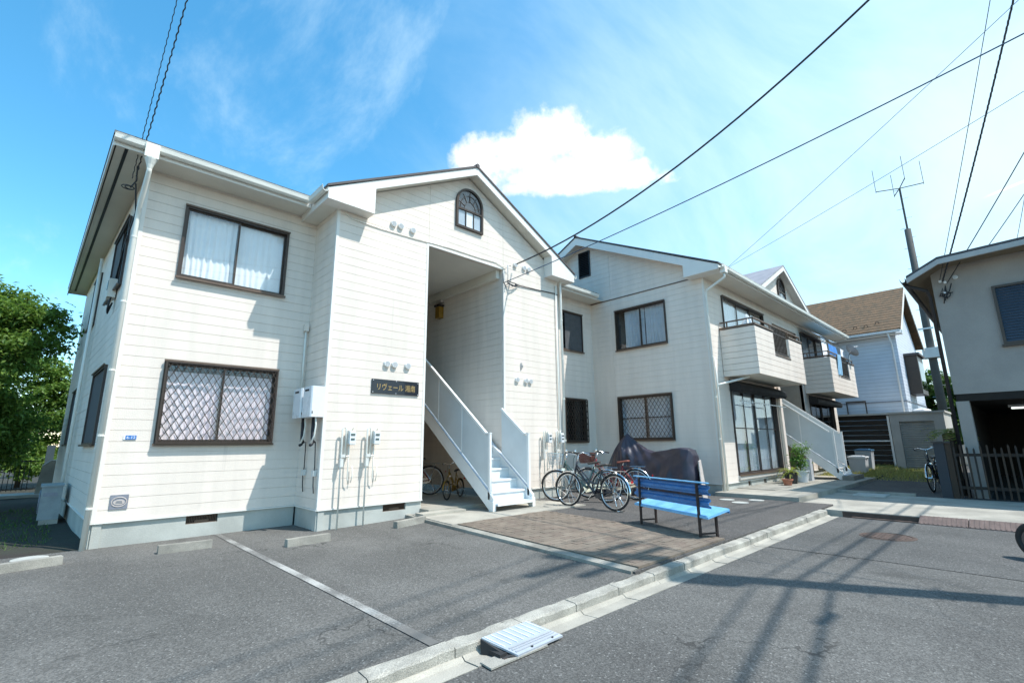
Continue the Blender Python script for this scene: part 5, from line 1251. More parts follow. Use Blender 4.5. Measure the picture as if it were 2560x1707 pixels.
def bin_(label, x, y, z, w, h, mat, lid):
    T = thing('rubbish_bin', label, 'bin', (x, y, z), group='rubbish bins by the grass', world=True)
    k = w / 2; m = MB(); lo = k * .86; n = 4
    a = [(x - lo, y - lo, z), (x + lo, y - lo, z), (x + lo, y + lo, z), (x - lo, y + lo, z)]; t = [(x - k, y - k, z + h), (x + k, y - k, z + h), (x + k, y + k, z + h), (x - k, y + k, z + h)]
    m.add(a + t, [(3, 2, 1, 0), (4, 5, 6, 7), (0, 1, 5, 4), (1, 2, 6, 5), (2, 3, 7, 6), (3, 0, 4, 7)]); m.build('body', mat, T)
    m = MB(); m.prism([(x - k - .02, y - k - .02, z + h), (x + k + .02, y - k - .02, z + h), (x + k + .02, y + k + .02, z + h), (x - k - .02, y + k + .02, z + h)], (0, 0, .05)); m.box(x - k * .7, y - k * .7, z + h + .051, x + k * .7, y + k * .7, z + h + .075); ld = m.build('lid', lid, T)
    MB().tube([(x - .08, y - k - .035, z + h + .02), (x + .08, y - k - .035, z + h + .02)], .012, 6).build('handle', lid, ld)
bin_('low grey bin at the foot of the far stairs', 20.6, 4.15, .24, .50, .50, 'bin_grey', 'plate_white')
bin_('taller grey bin with a blue lid beside the grass', 22.2, 4.25, .27, .50, .68, 'bin_grey', 'bin_lid')
struct('channel_grating', MB().box(13.6, 2.35, .096, 14.19, 2.95, .12), 'pale_cover')
# balcony contents
PS = thing('folded_parasol', 'closed white drying parasol on the nearer balcony', 'parasol', (13.05, 4.62, 3.10), world=True)
m = MB(); n = 16; rings = [(.015, 4.66), (.05, 4.60), (.10, 4.45), (.14, 4.28), (.17, 4.10)]; vs = []
for (rr, z) in rings:
    for j in range(n): a = 6.2832 * j / n; k = 1.15 if j % 2 else .75; vs.append((13.05 + rr * k * math.cos(a), 4.62 + rr * k * math.sin(a), z))
m.add(vs, [(i * n + j, i * n + (j + 1) % n, (i + 1) * n + (j + 1) % n, (i + 1) * n + j) for i in range(4) for j in range(n)]); m.build('canopy', 'cloth_white', PS, fix=False); MB().tube([(13.05, 4.62, 3.10), (13.05, 4.62, 4.66)], .014, 7).build('pole', 'steel', PS)
m = MB()
for a in (0.3, 1.6, 2.9, 4.6): m.tube([(13.05, 4.62, 4.55), (13.05 + .42 * math.cos(a), 4.62 + .30 * math.sin(a), 4.25)], .006, 5)
m.build('drying_arm', 'steel', PS)
def cloth(name, label, pts, mat, sagx=.03, group='laundry on the farther balcony'):
    a, b, c, d = map(Vector, pts); m = MB(); n, k = 10, 8; vs = []
    nn = (b - a).cross(d - a).normalized()
    for i in range(n + 1):
        for j in range(k + 1): u, v = i / n, j / k; p = a.lerp(b, u).lerp(d.lerp(c, u), v); vs.append(p + nn * sagx * v * math.sin(u * 11 + v * 2))
    m.add(vs, [(i * (k + 1) + j, i * (k + 1) + j + 1, (i + 1) * (k + 1) + j + 1, (i + 1) * (k + 1) + j) for i in range(n) for j in range(k)])
    return single(name, m, mat, label, 'laundry', group, smooth=True, fix=False)
cloth('hanging_towel', 'white sheet hanging on the farther balcony', [(19.75, 4.55, 5.05), (20.35, 4.55, 5.05), (20.35, 4.50, 4.0), (19.75, 4.50, 4.0)], 'cloth_white')
cloth('hanging_shirt', 'blue washing hung under the eave of the farther balcony', [(20.45, 4.5, 4.85), (21.5, 4.5, 4.85), (21.5, 4.45, 4.45), (20.45, 4.45, 4.45)], 'cloth_blue')
cloth('hanging_towel', 'small white towel at the right end of the farther balcony', [(21.7, 4.4, 4.80), (22.2, 4.4, 4.80), (22.2, 4.38, 4.42), (21.7, 4.38, 4.42)], 'cloth_white')
cloth('draped_towel', 'pale blue towel draped over the farther balcony front', [(20.0, YD - .06, 4.36), (20.45, YD - .06, 4.36), (20.45, YD - .03, 3.62), (20.0, YD - .03, 3.62)], 'cloth_pale')
cloth('balcony_awning', 'pale blue sunshade cloth stretched below the far eave', [(19.3, YC - .1, 5.42), (22.3, YC - .1, 5.42), (22.3, 4.50, 5.02), (19.3, 4.50, 5.02)], 'awning_blue', .02)
single('laundry_pole', MB().tube([(19.25, 4.52, 4.88), (22.5, 4.52, 4.88)], .016, 7), 'steel', 'steel laundry pole across the farther balcony', 'pole')
single('laundry_pole', MB().tube([(12.5, YC - .30, 2.35), (15.9, YC - .30, 2.32)], .014, 7), 'steel', 'laundry pole hung below the black awning case', 'pole')
r = random.Random(12)
CH = thing('clothes_hanger_rack', 'white peg hangers dangling in front of the patio door top', 'hanger', (12.9, YC - .30, 2.2), world=True)
for k in range(5): x = 12.62 + k * .17; MB().tube([(x, YC - .31, 2.40), (x + r.uniform(-.02, .02), YC - .31, 2.33), (x + .06, YC - .33, 2.26), (x - .06, YC - .30, 2.27), (x, YC - .31, 2.33)], .006, 5).build('hanger', 'plate_white', CH)
SD = thing('satellite_dish', 'grey satellite dish on the farther balcony rail', 'satellite dish', (22.35, 4.2, 4.4), world=True)
ax = Vector((.55, -.62, .56)).normalized(); e1 = ax.orthogonal().normalized(); e2 = ax.cross(e1); c0_ = Vector((22.15, 4.15, 4.72)); m = MB(); vs = []; n = 22
for i in range(6):
    rr = .27 * i / 5 + .001
    for j in range(n): a = 6.2832 * j / n; vs.append(c0_ + ax * (.9 * rr * rr) + (e1 * math.cos(a) + e2 * math.sin(a)) * rr)
m.add(vs, [(i * n + j, i * n + (j + 1) % n, (i + 1) * n + (j + 1) % n, (i + 1) * n + j) for i in range(5) for j in range(n)]); m.build('dish', 'dish', SD, smooth=True, fix=False)
MB().tube([(22.15, 4.15, 4.72), (22.2, 4.24, 4.60), (22.2, 4.26, 4.30)], .02, 7).build('mast', 'steel', SD); MB().tube([c0_ + e2 * -.2, c0_ + ax * .33], .01, 5).build('feed_arm', 'steel', SD)

# ------------------------------------------------------------------ white house with the brown roof behind
H3 = thing('house', 'white boarded house with a steep brown shingle roof behind the far wing', 'house', (26.0, 3.2, .2), world=True)
hx0, hx1, hy0, hy1, hz = 26.0, 31.8, 3.20, 11.5, 5.75
xr_, zr_ = 28.75, 8.42
m = MB(); m.box(hx0, hy0, .1, hx1, hy1, hz); m.prism([(hx0, hy0, hz), (hx1, hy0, hz), (xr_, hy0, zr_ - .15)], (0, hy1 - hy0, 0)); wl3 = m.build('wall', 'far_siding', H3)
m = MB(); m.prism([(hx0 - .48, hy0 - .28, hz + .16), (xr_, hy0 - .28, zr_), (xr_, hy1 + .3, zr_), (hx0 - .48, hy1 + .3, hz + .16)], (0, 0, .05)); m.prism([(hx1 + .5, hy0 - .28, hz + .16), (xr_, hy0 - .28, zr_), (xr_, hy1 + .3, zr_), (hx1 + .5, hy1 + .3, hz + .16)], (0, 0, .05)); rf3 = m.build('roof', 'roof_brown', H3)
sl3 = (zr_ - hz - .16) / (xr_ - hx0 + .48)
NC = 17                                                      # shingle courses, each a proud lap
for k in range(NC):
    t0, t1 = k / NC, (k + 1) / NC; x0, x1 = hx0 - .48 + (xr_ - hx0 + .48) * t0, hx0 - .48 + (xr_ - hx0 + .48) * t1; za, zb = hz + .212 + (zr_ - hz - .16) * t0, hz + .212 + (zr_ - hz - .16) * t1
    m = MB(); m.prism([(x0, hy0 - .285, za), (x1 + .02, hy0 - .285, zb), (x1 + .02, hy1 + .3, zb), (x0, hy1 + .3, za)], (-.012, 0, .03)); m.build('shingle_course', 'roof_brown', rf3)
for (y, k) in ((3.75, .15), (4.15, .11), (4.55, .11), (4.95, .08), (5.35, .08), (5.75, .06)):
    m = MB(); xx = hx0 - .48 + 3.23 * k; zz = hz + .26 + 2.51 * k; m.tube([(xx, y - .07, zz), (xx - .03, y - .05, zz + .08), (xx - .03, y + .05, zz + .08), (xx, y + .07, zz)], .014, 5); m.build('snow_guard', 'dark_metal', rf3)
m = MB(); m.prism([(hx0 - .49, hy0 - .31, hz + .02), (xr_, hy0 - .31, zr_ - .16), (hx1 + .5, hy0 - .31, hz + .02), (hx1 + .5, hy0 - .31, hz + .155), (xr_, hy0 - .31, zr_ - .005), (hx0 - .49, hy0 - .31, hz + .155)], (0, .03, 0)); m.box(hx0 - .47, hy0 - .279, hz + .02, hx0 - .0, hy1, hz + .04); m.build('barge_board', 'trim_white', rf3)
gutter(H3, (hx0 - .49, hy0 - .25, hz + .16), (hx0 - .49, hy1, hz + .16), (-1, 0, 0), mat='enamel')
downpipe(H3, [(hx0 - .5, hy0 + .18, hz + .05), (hx0 - .08, hy0 + .16, hz - .35), (hx0 - .05, hy0 + .12, .2)], .035, mat='enamel')
wh3 = Wall((hx0, hy0), (hx0, hy1), (-1, 0)); wg3 = Wall((hx0, hy0), (hx1, hy0), (0, -1))
window(H3, wh3, 1.42, 2.16, 2.42, 3.02, curtain='curtain_grey', seed=51)
m = MB(); wg3.rect(m, 1.3, 3.0, 3.3, 5.0, .002, .45); bw_ = m.build('bay_window', 'bronze', H3); m = MB(); wg3.rect(m, 1.42, 2.88, 3.5, 4.75, .452, .46); m.build('pane', 'glass_dim', bw_); m = MB(); wg3.rect(m, 1.2, 3.1, 5.0, 5.1, .002, .55); m.build('bay_roof', 'roof_slate', bw_)
m = MB(); wg3.rect(m, -.02, hx1 - hx0, 2.92, 2.98, .001, .02); m.build('belt_strip', 'plaque', H3); m = MB(); wh3.rect(m, 0, 6, 2.92, 2.97, .001, .02); m.build('belt_strip', 'plaque', H3)

# garage shed with roller shutter, and the dark slatted lean-to beside it
SH = thing('storage_shed', 'grey flat-roofed storage shed with a ribbed roller shutter', 'shed', (23.5, 2.7, .2), world=True)
sx, sy0, sy1, szt, sg = 23.5, 1.93, 3.52, 2.31, .24
m = MB(); m.box(sx, sy0, sg - .2, sx + 2.6, sy0 + .30, szt); m.box(sx, sy1 - .27, sg - .2, sx + 2.6, sy1, szt); m.box(sx, sy0 + .30, 2.02, sx + 2.6, sy1 - .27, szt); m.box(sx + 2.5, sy0 + .3, sg, sx + 2.6, sy1 - .27, 2.02); m.build('wall', 'shed_wall', SH)
MB().box(sx - .06, sy0 - .05, szt, sx + 2.66, sy1 + .05, szt + .07).build('roof', 'shed_wall', SH)
for k in range(22): z = sg + k * .081; MB().prism([(sx + .09, sy0 + .301, z), (sx + .075, sy0 + .301, z + .04), (sx + .09, sy0 + .301, z + .079), (sx + .10, sy0 + .301, z + .079), (sx + .10, sy0 + .301, z)], (0, sy1 - sy0 - .572, 0)).build('shutter_slat', 'shutter_grey', SH)
b = MB(); b.lathe([(.30, 2.385), (.28, 2.45), (.18, 2.50), (.02, 2.52)], (24.2, 2.6, 0), 16); single('plastic_dome', b, 'plate_white', 'white domed sheet lying on the shed roof', 'sheet')
LT = thing('lean_to', 'dark brown slatted lean-to with a pale metal frame', 'lean-to', (24.4, 4.4, .2), world=True)
for k in range(10): z = .35 + k * .20; MB().box(24.42, 3.72, z, 24.46, 6.4, z + .17).build('slat', 'wood_dark', LT)
MB().box(24.30, 3.66, .2, 24.36, 3.73, 2.30).build('post', 'plate_white', LT); MB().box(24.2, 3.6, 2.33, 25.8, 6.6, 2.40).build('roof', 'shed_wall', LT); MB().box(24.28, 3.74, 1.28, 24.34, 6.3, 1.32).build('rail', 'plate_white', LT); MB().box(24.40, 3.62, .25, 24.9, 3.70, 2.32).build('side_board', 'wood_brown', LT)

# ------------------------------------------------------------------ grey house on the right with open ground floor
RH = thing('house', 'grey stucco house on the right with dark open garage beneath', 'house', (14.6, .9, .1), world=True)
rx, ry, rzb, rzt = 14.62, .955, 2.325, 5.28
m = MB(); m.box(rx, -9.0, rzb, 23.5, ry, rzt); wr_ = m.build('wall', 'stucco', RH)
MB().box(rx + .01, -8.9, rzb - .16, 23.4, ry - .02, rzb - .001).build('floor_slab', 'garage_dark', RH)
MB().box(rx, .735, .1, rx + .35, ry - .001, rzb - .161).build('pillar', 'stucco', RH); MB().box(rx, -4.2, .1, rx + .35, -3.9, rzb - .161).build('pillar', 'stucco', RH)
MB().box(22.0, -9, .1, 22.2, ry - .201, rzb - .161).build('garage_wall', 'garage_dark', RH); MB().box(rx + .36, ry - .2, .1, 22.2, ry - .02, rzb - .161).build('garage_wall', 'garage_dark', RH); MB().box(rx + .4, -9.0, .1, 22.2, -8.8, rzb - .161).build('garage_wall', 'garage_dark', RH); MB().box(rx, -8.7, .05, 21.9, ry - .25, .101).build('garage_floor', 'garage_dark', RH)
prf = [(1.34, 5.02), (.75, 5.32), (-.62, 5.36), (-9.3, 5.50)]
fx = 14.02
m = MB(); m.prism([(fx, y, z) for y, z in prf] + [(fx, y, z + .06) for y, z in prf[::-1]], (10, 0, 0)); rr_ = m.build('roof', 'roof_slate', RH)
m = MB(); m.prism([(fx - .02, y, z - .115) for y, z in prf] + [(fx - .02, y, z - .003) for y, z in prf[::-1]], (.05, 0, 0)); m.build('fascia', 'fascia_grey', rr_)
m = MB(); m.prism([(fx + .031, y, z - .07) for y, z in prf] + [(fx + .031, y, z - .045) for y, z in prf[::-1]], (9.5, 0, 0)); m.build('soffit', 'stucco_soffit', rr_)
gutter(RH, (fx, 1.36, 5.03), (23.8, 1.36, 5.03), (0, 1, 0), mat='dark_metal')
downpipe(RH, [(fx + .25, 1.42, 4.93), (14.5, 1.06, 4.75), (14.62, 1.03, 4.6), (14.62, 1.03, .1)], .038, mat='dark_metal')
wrh = Wall((rx, ry), (rx, -9), (-1, 0))
f = MB(); u0, u1 = ry - 0.005, ry + 1.7; z0, z1 = 3.32, 4.62
for (a, b, c, d) in ((u0, u0 + .05, z0, z1), (u1 - .05, u1, z0, z1), (u0 + .05, u1 - .05, z1 - .05, z1), (u0 + .05, u1 - .05, z0, z0 + .05)): wrh.rect(f, a, b, c, d, -.02, .05)
shw = f.build('shuttered_window', 'bronze', RH)
for k in range(20): m = MB(); zz = z0 + .052 + k * .0598; m.prism([wrh.pt(u0 + .051, zz, .03), wrh.pt(u1 - .051, zz, .03), wrh.pt(u1 - .051, zz + .055, .012), wrh.pt(u0 + .051, zz + .055, .012)], (.006, 0, .004)); m.build('slat', 'shutter_blue', shw)
m = MB(); wrh.rect(m, u0 - .03, u1 + .03, z0 - .05, z0 - .002, .0, .07); m.build('sill', 'bronze', shw)
vent_cap(RH, wrh, .42, 4.98, .045)
RB = thing('cable_bracket', 'insulators and coiled service cables under the grey house eave', 'cable', (14.55, .78, 4.5), world=True)
m = MB(); r = random.Random(8)
for k in range(6): m.tube([(14.56, .82 - r.uniform(0, .2), 4.95 - r.uniform(0, .5)), (14.50, .80 - r.uniform(0, .2), 4.85 - r.uniform(0, .4)), (14.56, .86 - r.uniform(0, .2), 4.65 - r.uniform(0, .25))], .012, 5)
m.torus((14.56, .74, 4.60), .07, .01, 'X', 14, 5); m.build('cable_loop', 'cable', RB, smooth=True)
for (y, z) in ((.80, 4.90), (.72, 4.86), (.76, 4.62)): MB().lathe([(.01, 0), (.028, .01), (.028, .05), (.012, .06)], (14.54, y, z), 10).build('insulator', 'plate_white', RB)
FL = thing('ceiling_lamp', 'lit fluorescent tube under the grey house', 'lamp', (17.0, -.25, 2.05), world=True)
lm_ = bpy.data.materials.new('tube_light'); lm_.use_nodes = True; bs = lm_.node_tree.nodes['Principled BSDF']; bs.inputs['Emission Color'].default_value = (.9, 1, .92, 1); bs.inputs['Emission Strength'].default_value = 1.1; M['tube_light'] = lm_
MB().box(17.0, -1.0, 2.10, 17.12, .18, 2.155).build('housing', 'plate_white', FL); MB().tube([(17.06, -.95, 2.075), (17.06, .13, 2.075)], .018, 8).build('tube', 'tube_light', FL)
# picket fence with its slate post, in the shade
FN = thing('picket_fence', 'dark wooden picket fence in front of the shaded garage', 'fence', (14.30, .0, .1), world=True)
for k in range(27): y = 1.12 - k * .105; h = 1.16 + .04 * math.sin(k * 1.7); MB().prism([(14.30, y - .016, .12), (14.30, y + .016, .12), (14.30, y + .016, h), (14.30, y, h + .04), (14.30, y - .016, h)], (.02, 0, 0)).build('picket', 'wood_brown' if k % 3 else 'wood_dark', FN)
for z in (.30, .98): MB().box(14.322, -1.9, z, 14.35, 1.15, z + .06).build('rail', 'wood_dark', FN)
GP = thing('gate_post', 'dark slate gate post at the left end of the picket fence', 'post', (14.4, 1.3, .1), world=True)
MB().box(14.30, 1.27, .0, 14.52, 1.45, 1.26).build('shaft', 'post_slate', GP); MB().box(14.27, 1.16, 1.261, 14.56, 1.48, 1.30).build('cap', 'dark_metal', GP); MB().box(14.31, 1.16, .0, 14.40, 1.265, 1.25).build('timber', 'wood_brown', GP)
# sago palm showing above the fence
PM = thing('palm_plant', 'spiky palm plant behind the slate gate post', 'plant', (15.2, 1.25, .1), world=True)
MB().lathe([(.12, .1), (.10, .8), (.13, 1.45), (.05, 1.5)], (15.2, 1.22, 0), 12).build('trunk', 'bark', PM)
m = MB(); r = random.Random(21)
for k in range(34):
    a = r.uniform(0, 6.283); L = r.uniform(.35, .62); up = r.uniform(.1, .9); P_ = [Vector((15.2, 1.22, 1.48)) + Vector((math.cos(a) * L * t, math.sin(a) * L * t, L * (up * t - .75 * t * t))) for t in [i / 8 for i in range(9)]]
    for i in range(1, 8):
        d = (P_[i + 1] - P_[i]).normalized(); s_ = d.cross(Vector((0, 0, 1))).normalized(); q = .11 * math.sin(i / 8 * 3.1) + .02
        for sg_ in (-1, 1): m.add([P_[i], P_[i] + d * .03, P_[i] + s_ * sg_ * q + d * .07], [(0, 1, 2)])
m.build('fronds', 'leaf_palm', PM, fix=False)
m = MB(); m.lathe([(.01, .0), (.36, .1), (.42, .5), (.36, .9), (.1, 1.05)], (0, 0, 0), 12)
# wheel leaning at the right edge of the road
WHL = thing('spare_wheel', 'rusty wheel with black tyre at the right edge of the road', 'wheel', (8.20, .10, 0), rz=.9)
MB().torus((0, 0, .205), .165, .04, 'Y', 30, 10).build('tyre', 'rubber', WHL, smooth=True); MB().lathe([(.135, -.02), (.13, .025), (.08, .012), (.02, .025)], (0, 0, .205), 22, 'Y').build('disc', 'rust_plate', WHL)

# ------------------------------------------------------------------ poles, antenna and wires
UP = thing('utility_pole', 'concrete utility pole with antenna mast rising behind the grey house', 'utility pole', (35.0, 2.86, 0), world=True)
px_, py_ = 35.0, 2.86
MB().lathe([(.21, 0), (.155, 13.45), (.13, 13.46)], (px_, py_, 0), 16).build('shaft', 'pole_concrete', UP, smooth=True)
MB().tube([(px_, py_, 13.4), (px_, py_, 16.1)], .05, 8).build('mast', 'pole_concrete', UP)
m = MB()
for k in range(4): a = .35 + k * 1.571; m.tube([(px_, py_, 16.1), (px_ + 1.15 * math.cos(a), py_ + 1.15 * math.sin(a), 16.16)], .025, 6)
m.build('antenna_arm', 'pole_concrete', UP)
for k in range(4): a = .35 + k * 1.571; MB().tube([(px_ + 1.15 * math.cos(a), py_ + 1.15 * math.sin(a), 16.08), (px_ + 1.15 * math.cos(a), py_ + 1.15 * math.sin(a), 17.6)], .014, 5).build('antenna_rod', 'pole_concrete', UP)
for k in range(22): z = 3.0 + k * .62; sg_ = 1 if k % 2 else -1; MB().tube([(px_, py_, z), (px_, py_ + sg_ * .32, z)], .012, 5).build('step_bolt', 'steel', UP)
for z in (6.42, 6.66, 6.90, 7.12): MB().lathe([(.015, 0), (.05, .12), (.05, .2), (.015, .34)], (px_ - .35, py_ + .55, z), 8, 'Y').build('insulator', 'dark_metal', UP)
MB().box(px_ - .45, py_ - .35, 5.75, px_ + .2, py_ + .35, 6.3).build('equipment_box', 'meter_grey', UP); m = MB(); m.beam((px_ - .33, py_ - .3, 7.4), (px_ - .33, py_ + .7, 7.4), .08, .08); m.build('cross_arm', 'steel', UP)
# street-side pole just outside the picture: its shadow crosses the road and the bricks
RPOLE = (7.66, -2.8)
RPo = thing('utility_pole', 'concrete utility pole at the near side of the road', 'utility pole', (*RPOLE, 0), world=True)
MB().lathe([(.17, 0), (.125, 12.6), (.10, 12.62)], (*RPOLE, 0), 16).build('shaft', 'pole_concrete', RPo, smooth=True)
for z, L, s_ in ((12.2, .9, .1), (11.5, .75, .1)): m = MB(); m.beam((RPOLE[0] - L, RPOLE[1] - .16, z), (RPOLE[0] + L, RPOLE[1] - .16, z), s_, s_); m.build('cross_arm', 'steel', RPo)
MB().lathe([(.05, 10.2), (.22, 10.25), (.22, 10.9), (.05, 11.0)], (RPOLE[0] + .1, RPOLE[1] - .42, 0), 14).build('transformer', 'meter_grey', RPo)
for k in range(9): z = 3.2 + k * .7; MB().tube([(RPOLE[0], RPOLE[1], z), (RPOLE[0] + (.3 if k % 2 else -.3), RPOLE[1], z)], .012, 5).build('step_bolt', 'steel', RPo)
def wire(label, a, b, sag, r, mat='cable', n=28, group='overhead service wires', twist=0):
    a, b = Vector(a), Vector(b); pts = []
    for i in range(n + 1):
        t = i / n; p = a.lerp(b, t) - Vector((0, 0, 4 * sag * t * (1 - t)))
        if twist: p += Vector((math.sin(t * twist) * r * .7, 0, math.cos(t * twist) * r * .7))
        pts.append(p)
    return single('overhead_wire', MB().tube(pts, r, 6), mat, label, 'wire', group, smooth=True, loc=tuple(a))
wire('thick black cable swooping down to the near gable front', (7.47, YB - .12, 5.50), (RPOLE[0], RPOLE[1], 9.6), .95, .017)
wire('thinner dark cable running to the stair opening corner', (7.04, YB - .10, 4.93), (RPOLE[0] + .1, RPOLE[1], 6.35), .16, .009, 'cable_blue')
wire('thin upper wire leaving the far wing eave corner', (11.90, 4.56, 5.64), (7.3, -4.2, 8.55), .10, .0045, 'cable_blue')
wire('thin lower wire leaving the far wing eave corner', (11.86, 4.56, 5.62), (7.2, -4.2, 6.40), .10, .0040, 'cable_blue')
wire('twisted thin cable to the left eave corner, left one', (.36, 8.58, 5.26), (.55, 5.6, 10.0), .10, .006, n=240, twist=330)
wire('twisted thicker cable to the left eave corner, right one', (.40, 8.56, 5.30), (.72, 5.5, 10.0), .10, .009, n=240, twist=320)
wire('thick twisted cable dropping to the grey house eave', (14.5, .76, 4.90), (10.4, -1.6, 10.2), .12, .016, n=160, twist=420)
wire('thin wire left of the thick cable at the grey house', (14.5, .80, 4.95), (9.6, -1.5, 10.9), .10, .006)
wire('wire rising right from the grey house roof', (14.5, .68, 4.86), (13.4, -2.6, 9.8), .08, .010)
wire('faint wire rising right beyond the grey house roof', (15.5, .2, 5.4), (17.4, -2.8, 10.2), .08, .009)
for k, (z, y) in enumerate(((7.12, .72), (6.90, .72), (6.66, .72), (6.42, .72))): wire('power line %s from the insulators on the far pole' % ('topmost', 'second', 'third', 'lowest')[k], (px_ - .35, py_ + .55, z + .0), (44.0, 12.5, z + .9), .15, .018, group='lines at the far pole')
for k in range(6): zz = (8.0, 7.65, 7.3, 6.0, 5.7, 4.3)[k]; wire('distant power line %s behind the leafy tree' % ('highest', 'second', 'third', 'fourth', 'fifth', 'lowest')[k], (-22, 44, zz + .3), (14, 46, zz - .2), .2, .014, 'cable_blue', group='distant lines beyond the tree')

# the street's main lines run along the road overhead, past the near pole
for nm, z, dy, rr in (('thick lower telephone trunk', 7.70, .16, .023), ('thick upper telephone trunk', 8.25, .16, .026), ('thin telephone strand', 8.75, .16, .014), ('low-voltage line, outer', 11.5, .18, .016), ('high-voltage line, middle', 12.27, .05, .013), ('high-voltage line, outer', 12.27, .40, .013)):
    for sg_, far in ((-1, 34), (1, 40)): wire('%s running %s from the near pole' % (nm, 'up the road' if sg_ > 0 else 'down the road'), (RPOLE[0] + .02 * sg_, RPOLE[1] + dy, z), (RPOLE[0] + sg_ * far, RPOLE[1] + dy + sg_ * far * (.135 if sg_ < 0 else .035), z + .6), .9, rr, n=36, group='street cables past the near pole')
CL = thing('cable_closure', 'black splice box hanging on the lower telephone trunk', 'splice box', (6.6, -2.78, 7.62), world=True)
MB().box(6.38, -2.815, 7.55, 6.72, -2.75, 7.62).build('case', 'dark_metal', CL); MB().box(6.42, -2.80, 7.621, 6.78, -2.77, 7.66).build('hanger', 'steel', CL)

# ------------------------------------------------------------------ trees and the yard on the left
def tree(name, label, base, H, lobes, nleaf, size, mat, seed, droop=.35, trunk_r=.12):
    T = thing(name, label, 'tree', base, world=True); r = random.Random(seed); b = Vector(base)
    tr = MB(); top = b + Vector((r.uniform(-.2, .2), r.uniform(-.2, .2), H * .62)); tr.tube([b, b.lerp(top, .4) + Vector((.06, .03, 0)), top], [trunk_r, trunk_r * .8, trunk_r * .45], 9); lf = MB()
    for (c, R) in lobes:
        c = Vector(c); R = Vector(R); st = b.lerp(top, r.uniform(.45, 1)); tr.tube([st, st.lerp(c, .55) + Vector((0, 0, .15)), c], [trunk_r * .4, trunk_r * .22, trunk_r * .08], 6)
        k = int(nleaf * (R.x * R.y * R.z) ** .6)
        tips = []
        for _ in range(max(6, k // 62)):                    # twigs end in sprays, so the crown stays open between them
            d = Vector((r.gauss(0, 1), r.gauss(0, 1), r.gauss(0, .75))).normalized(); q = r.uniform(.55, 1.05); p = c + Vector((d.x * R.x, d.y * R.y, d.z * R.z)) * q; tips.append((p, d)); tr.tube([c.lerp(p, .25), p], [trunk_r * .08, .006], 4, cap=False)
        for p, d in tips:
            for _ in range(95):
                t = r.uniform(0, 1) ** .7; s_ = .10 + .16 * (1 - t); q = p.lerp(c, (1 - t) * .45) + Vector((r.gauss(0, s_), r.gauss(0, s_), r.gauss(0, s_ * .55) - .05)); lf.leaf(q, size, r, droop)
    tr.build('trunk', 'bark', T, smooth=True, fix=False); lf.build('crown', mat, T, fix=False)
    return T
tree('leafy_tree', 'broad leafy tree left of the near wing', (-2.3, 16.8, 0), 5.2, [((-2.3, 16.6, 4.3), (1.3, 1.3, .9)), ((-1.25, 16.2, 4.45), (.85, .9, .75)), ((-.75, 15.8, 3.75), (.75, .8, .38)), ((-1.3, 15.6, 3.35), (.9, .9, .35)), ((-2.6, 15.6, 3.2), (1.2, 1.1, .8)), ((-1.3, 15.9, 2.55), (.8, .9, .42)), ((-3.6, 16.5, 4.0), (1.2, 1.2, 1.0)), ((-2.4, 15.5, 2.2), (1.1, 1.0, .5)), ((-1.7, 16.0, 3.9), (1.0, 1.0, .7)), ((-1.9, 15.4, 2.8), (1.0, .9, .6)), ((-.9, 16.2, 2.1), (.8, .8, .5)), ((-.55, 16.0, 4.35), (.7, .8, .55)), ((-1.6, 15.6, 1.6), (1.1, .9, .6)), ((-.75, 16.6, 1.5), (.8, .8, .6)), ((-1.5, 17.0, 5.0), (1.0, .9, .5)), ((-2.8, 15.4, 4.2), (1.1, 1.0, .9))], 2500, .13, 'leaf_tree', 5)
tree('leafy_shrub', 'sunlit shrub behind the iron fence on the left', (-.6, 24, 0), 3.2, [((-.6, 24, 2.3), (1.3, 1.0, .9)), ((-1.8, 24, 2.0), (1.2, 1.0, .9)), ((.3, 24.3, 2.6), (.9, .9, .8)), ((-.9, 23.4, 1.3), (1.2, .8, .6)), ((-3.2, 24, 2.2), (1.4, 1.2, 1.2)), ((-2.4, 23.6, 1.2), (1.4, .8, .7)), ((.2, 24, 1.3), (1.0, .8, .7)), ((-1.0, 24.4, 3.2), (1.2, 1.0, .8)), ((.1, 24.6, 3.5), (.8, .9, .6)), ((-2.6, 24.4, 3.2), (1.3, 1.0, .8)), ((-1.6, 23.2, .8), (1.6, .7, .6)), ((.1, 23.2, .8), (1.0, .7, .6)), ((-.4, 24.8, 4.1), (1.0, .9, .7)), ((-1.8, 24.8, 4.2), (1.2, .9, .8))], 1700, .16, 'leaf_tree', 8, trunk_r=.08)
tree('leafy_tree', 'dark tree beyond the shrub at the left edge', (-6.5, 30, 0), 6.0, [((-6.5, 30, 4.0), (2.2, 2, 1.8)), ((-3.2, 31, 3.0), (2.0, 2, 1.6)), ((-9, 30, 3.4), (2.4, 2, 1.8)), ((-.8, 32, 2.6), (1.8, 1.5, 1.4))], 520, .24, 'leaf_dark', 15, trunk_r=.18)
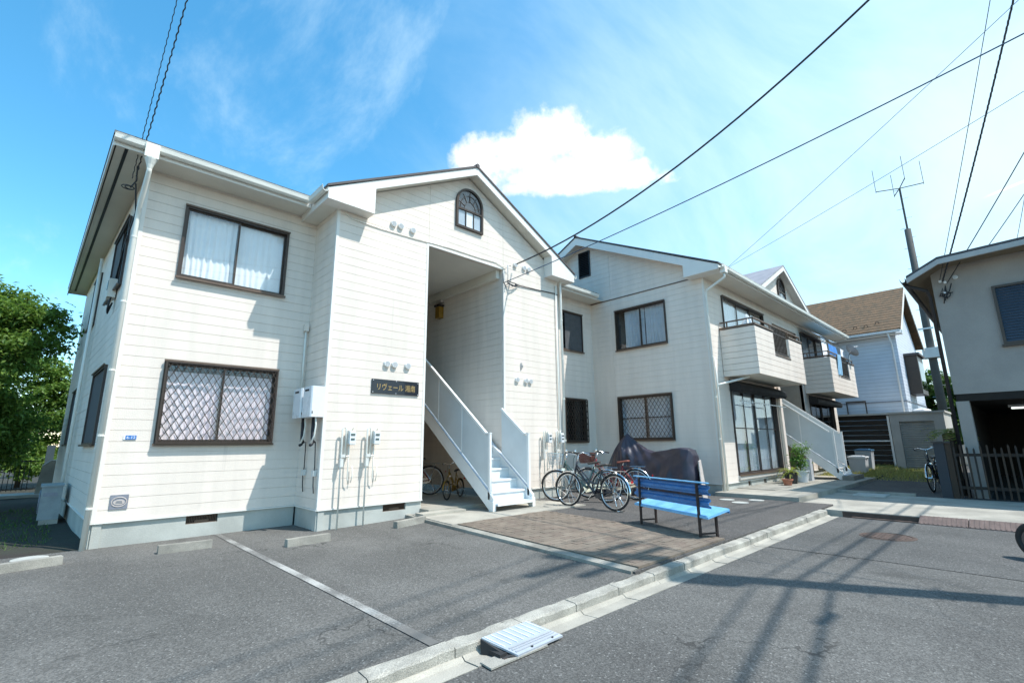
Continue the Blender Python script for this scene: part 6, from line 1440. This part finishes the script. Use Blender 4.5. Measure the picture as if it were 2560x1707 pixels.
tree('leafy_tree', 'green tree behind the far pole on the right', (38, 3.3, 0), 6.2, [((38, 3.3, 4.6), (1.7, 1.3, 1.2)), ((37.6, 2.7, 3.0), (1.7, 1.4, 1.2)), ((38, 4.4, 3.6), (1.5, 1.3, 1.2)), ((37, 2.4, 1.9), (1.6, 1.4, 1.0)), ((38, 1.9, 3.9), (1.3, 1.2, 1.1))], 1100, .22, 'leaf_dark', 25)
b = MB(); b.box(-3.4, 14.2, 0, -.92, 15.4, 1.05); r = random.Random(31); lf = MB()
HG = thing('dark_hedge', 'dense dark hedge at the left edge beside the yard', 'hedge', (-2.1, 14.8, 0), world=True); b.build('core', 'hedge_dark', HG)
for _ in range(5200): lf.leaf((r.uniform(-3.45, -.88), r.uniform(14.12, 15.45), r.uniform(.02, 1.12)), .08, r, .2)
lf.build('leaves', 'leaf_dark', HG, fix=False)
IF = thing('iron_fence', 'thin dark iron fence across the back of the left yard', 'fence', (-.9, 20.2, 0), world=True)
for k in range(20): x = -2.2 + k * .10; MB().box(x - .008, 20.0, .15, x + .008, 20.016, 1.0).build('bar', 'dark_metal', IF)
for z in (.18, .96): MB().box(-2.3, 19.985, z, -.15, 19.998, z + .03).build('rail', 'dark_metal', IF)
b = MB(); b.prism([(-.12, 19.2, 0), (.55, 19.2, 0), (.55, 19.2, 1.0), (.12, 19.2, 1.0), (-.05, 19.2, .85)], (0, .9, 0)); single('concrete_block_wall', b, 'concrete', 'pale concrete wall end behind the air conditioner', 'wall')
single('brick_pillar', MB().box(-.02, 20.2, 0, .16, 20.5, 1.42), 'plaque_light', 'narrow brown pillar above the concrete wall end', 'pillar')
struct('back_path', MB().box(-3, 19.0, .02, .6, 19.9, .10), 'pale_cover')
gb = MB(); r = random.Random(33)
for i in range(3500):
    x = r.uniform(-3.2, .2); y = r.uniform(9.6, 15.5); z = .01; h = r.uniform(.02, .08); a = r.uniform(0, 6.28); w = .008
    gb.add([(x - w * math.cos(a), y - w * math.sin(a), z), (x + w * math.cos(a), y + w * math.sin(a), z), (x + r.gauss(0, .03), y + r.gauss(0, .03), z + h)], [(0, 1, 2)])
o = gb.build('weeds', 'leaf_dark', fix=False); _root_props(o, 'sparse weeds on the shaded ground left of the house', 'weeds', kind='stuff')
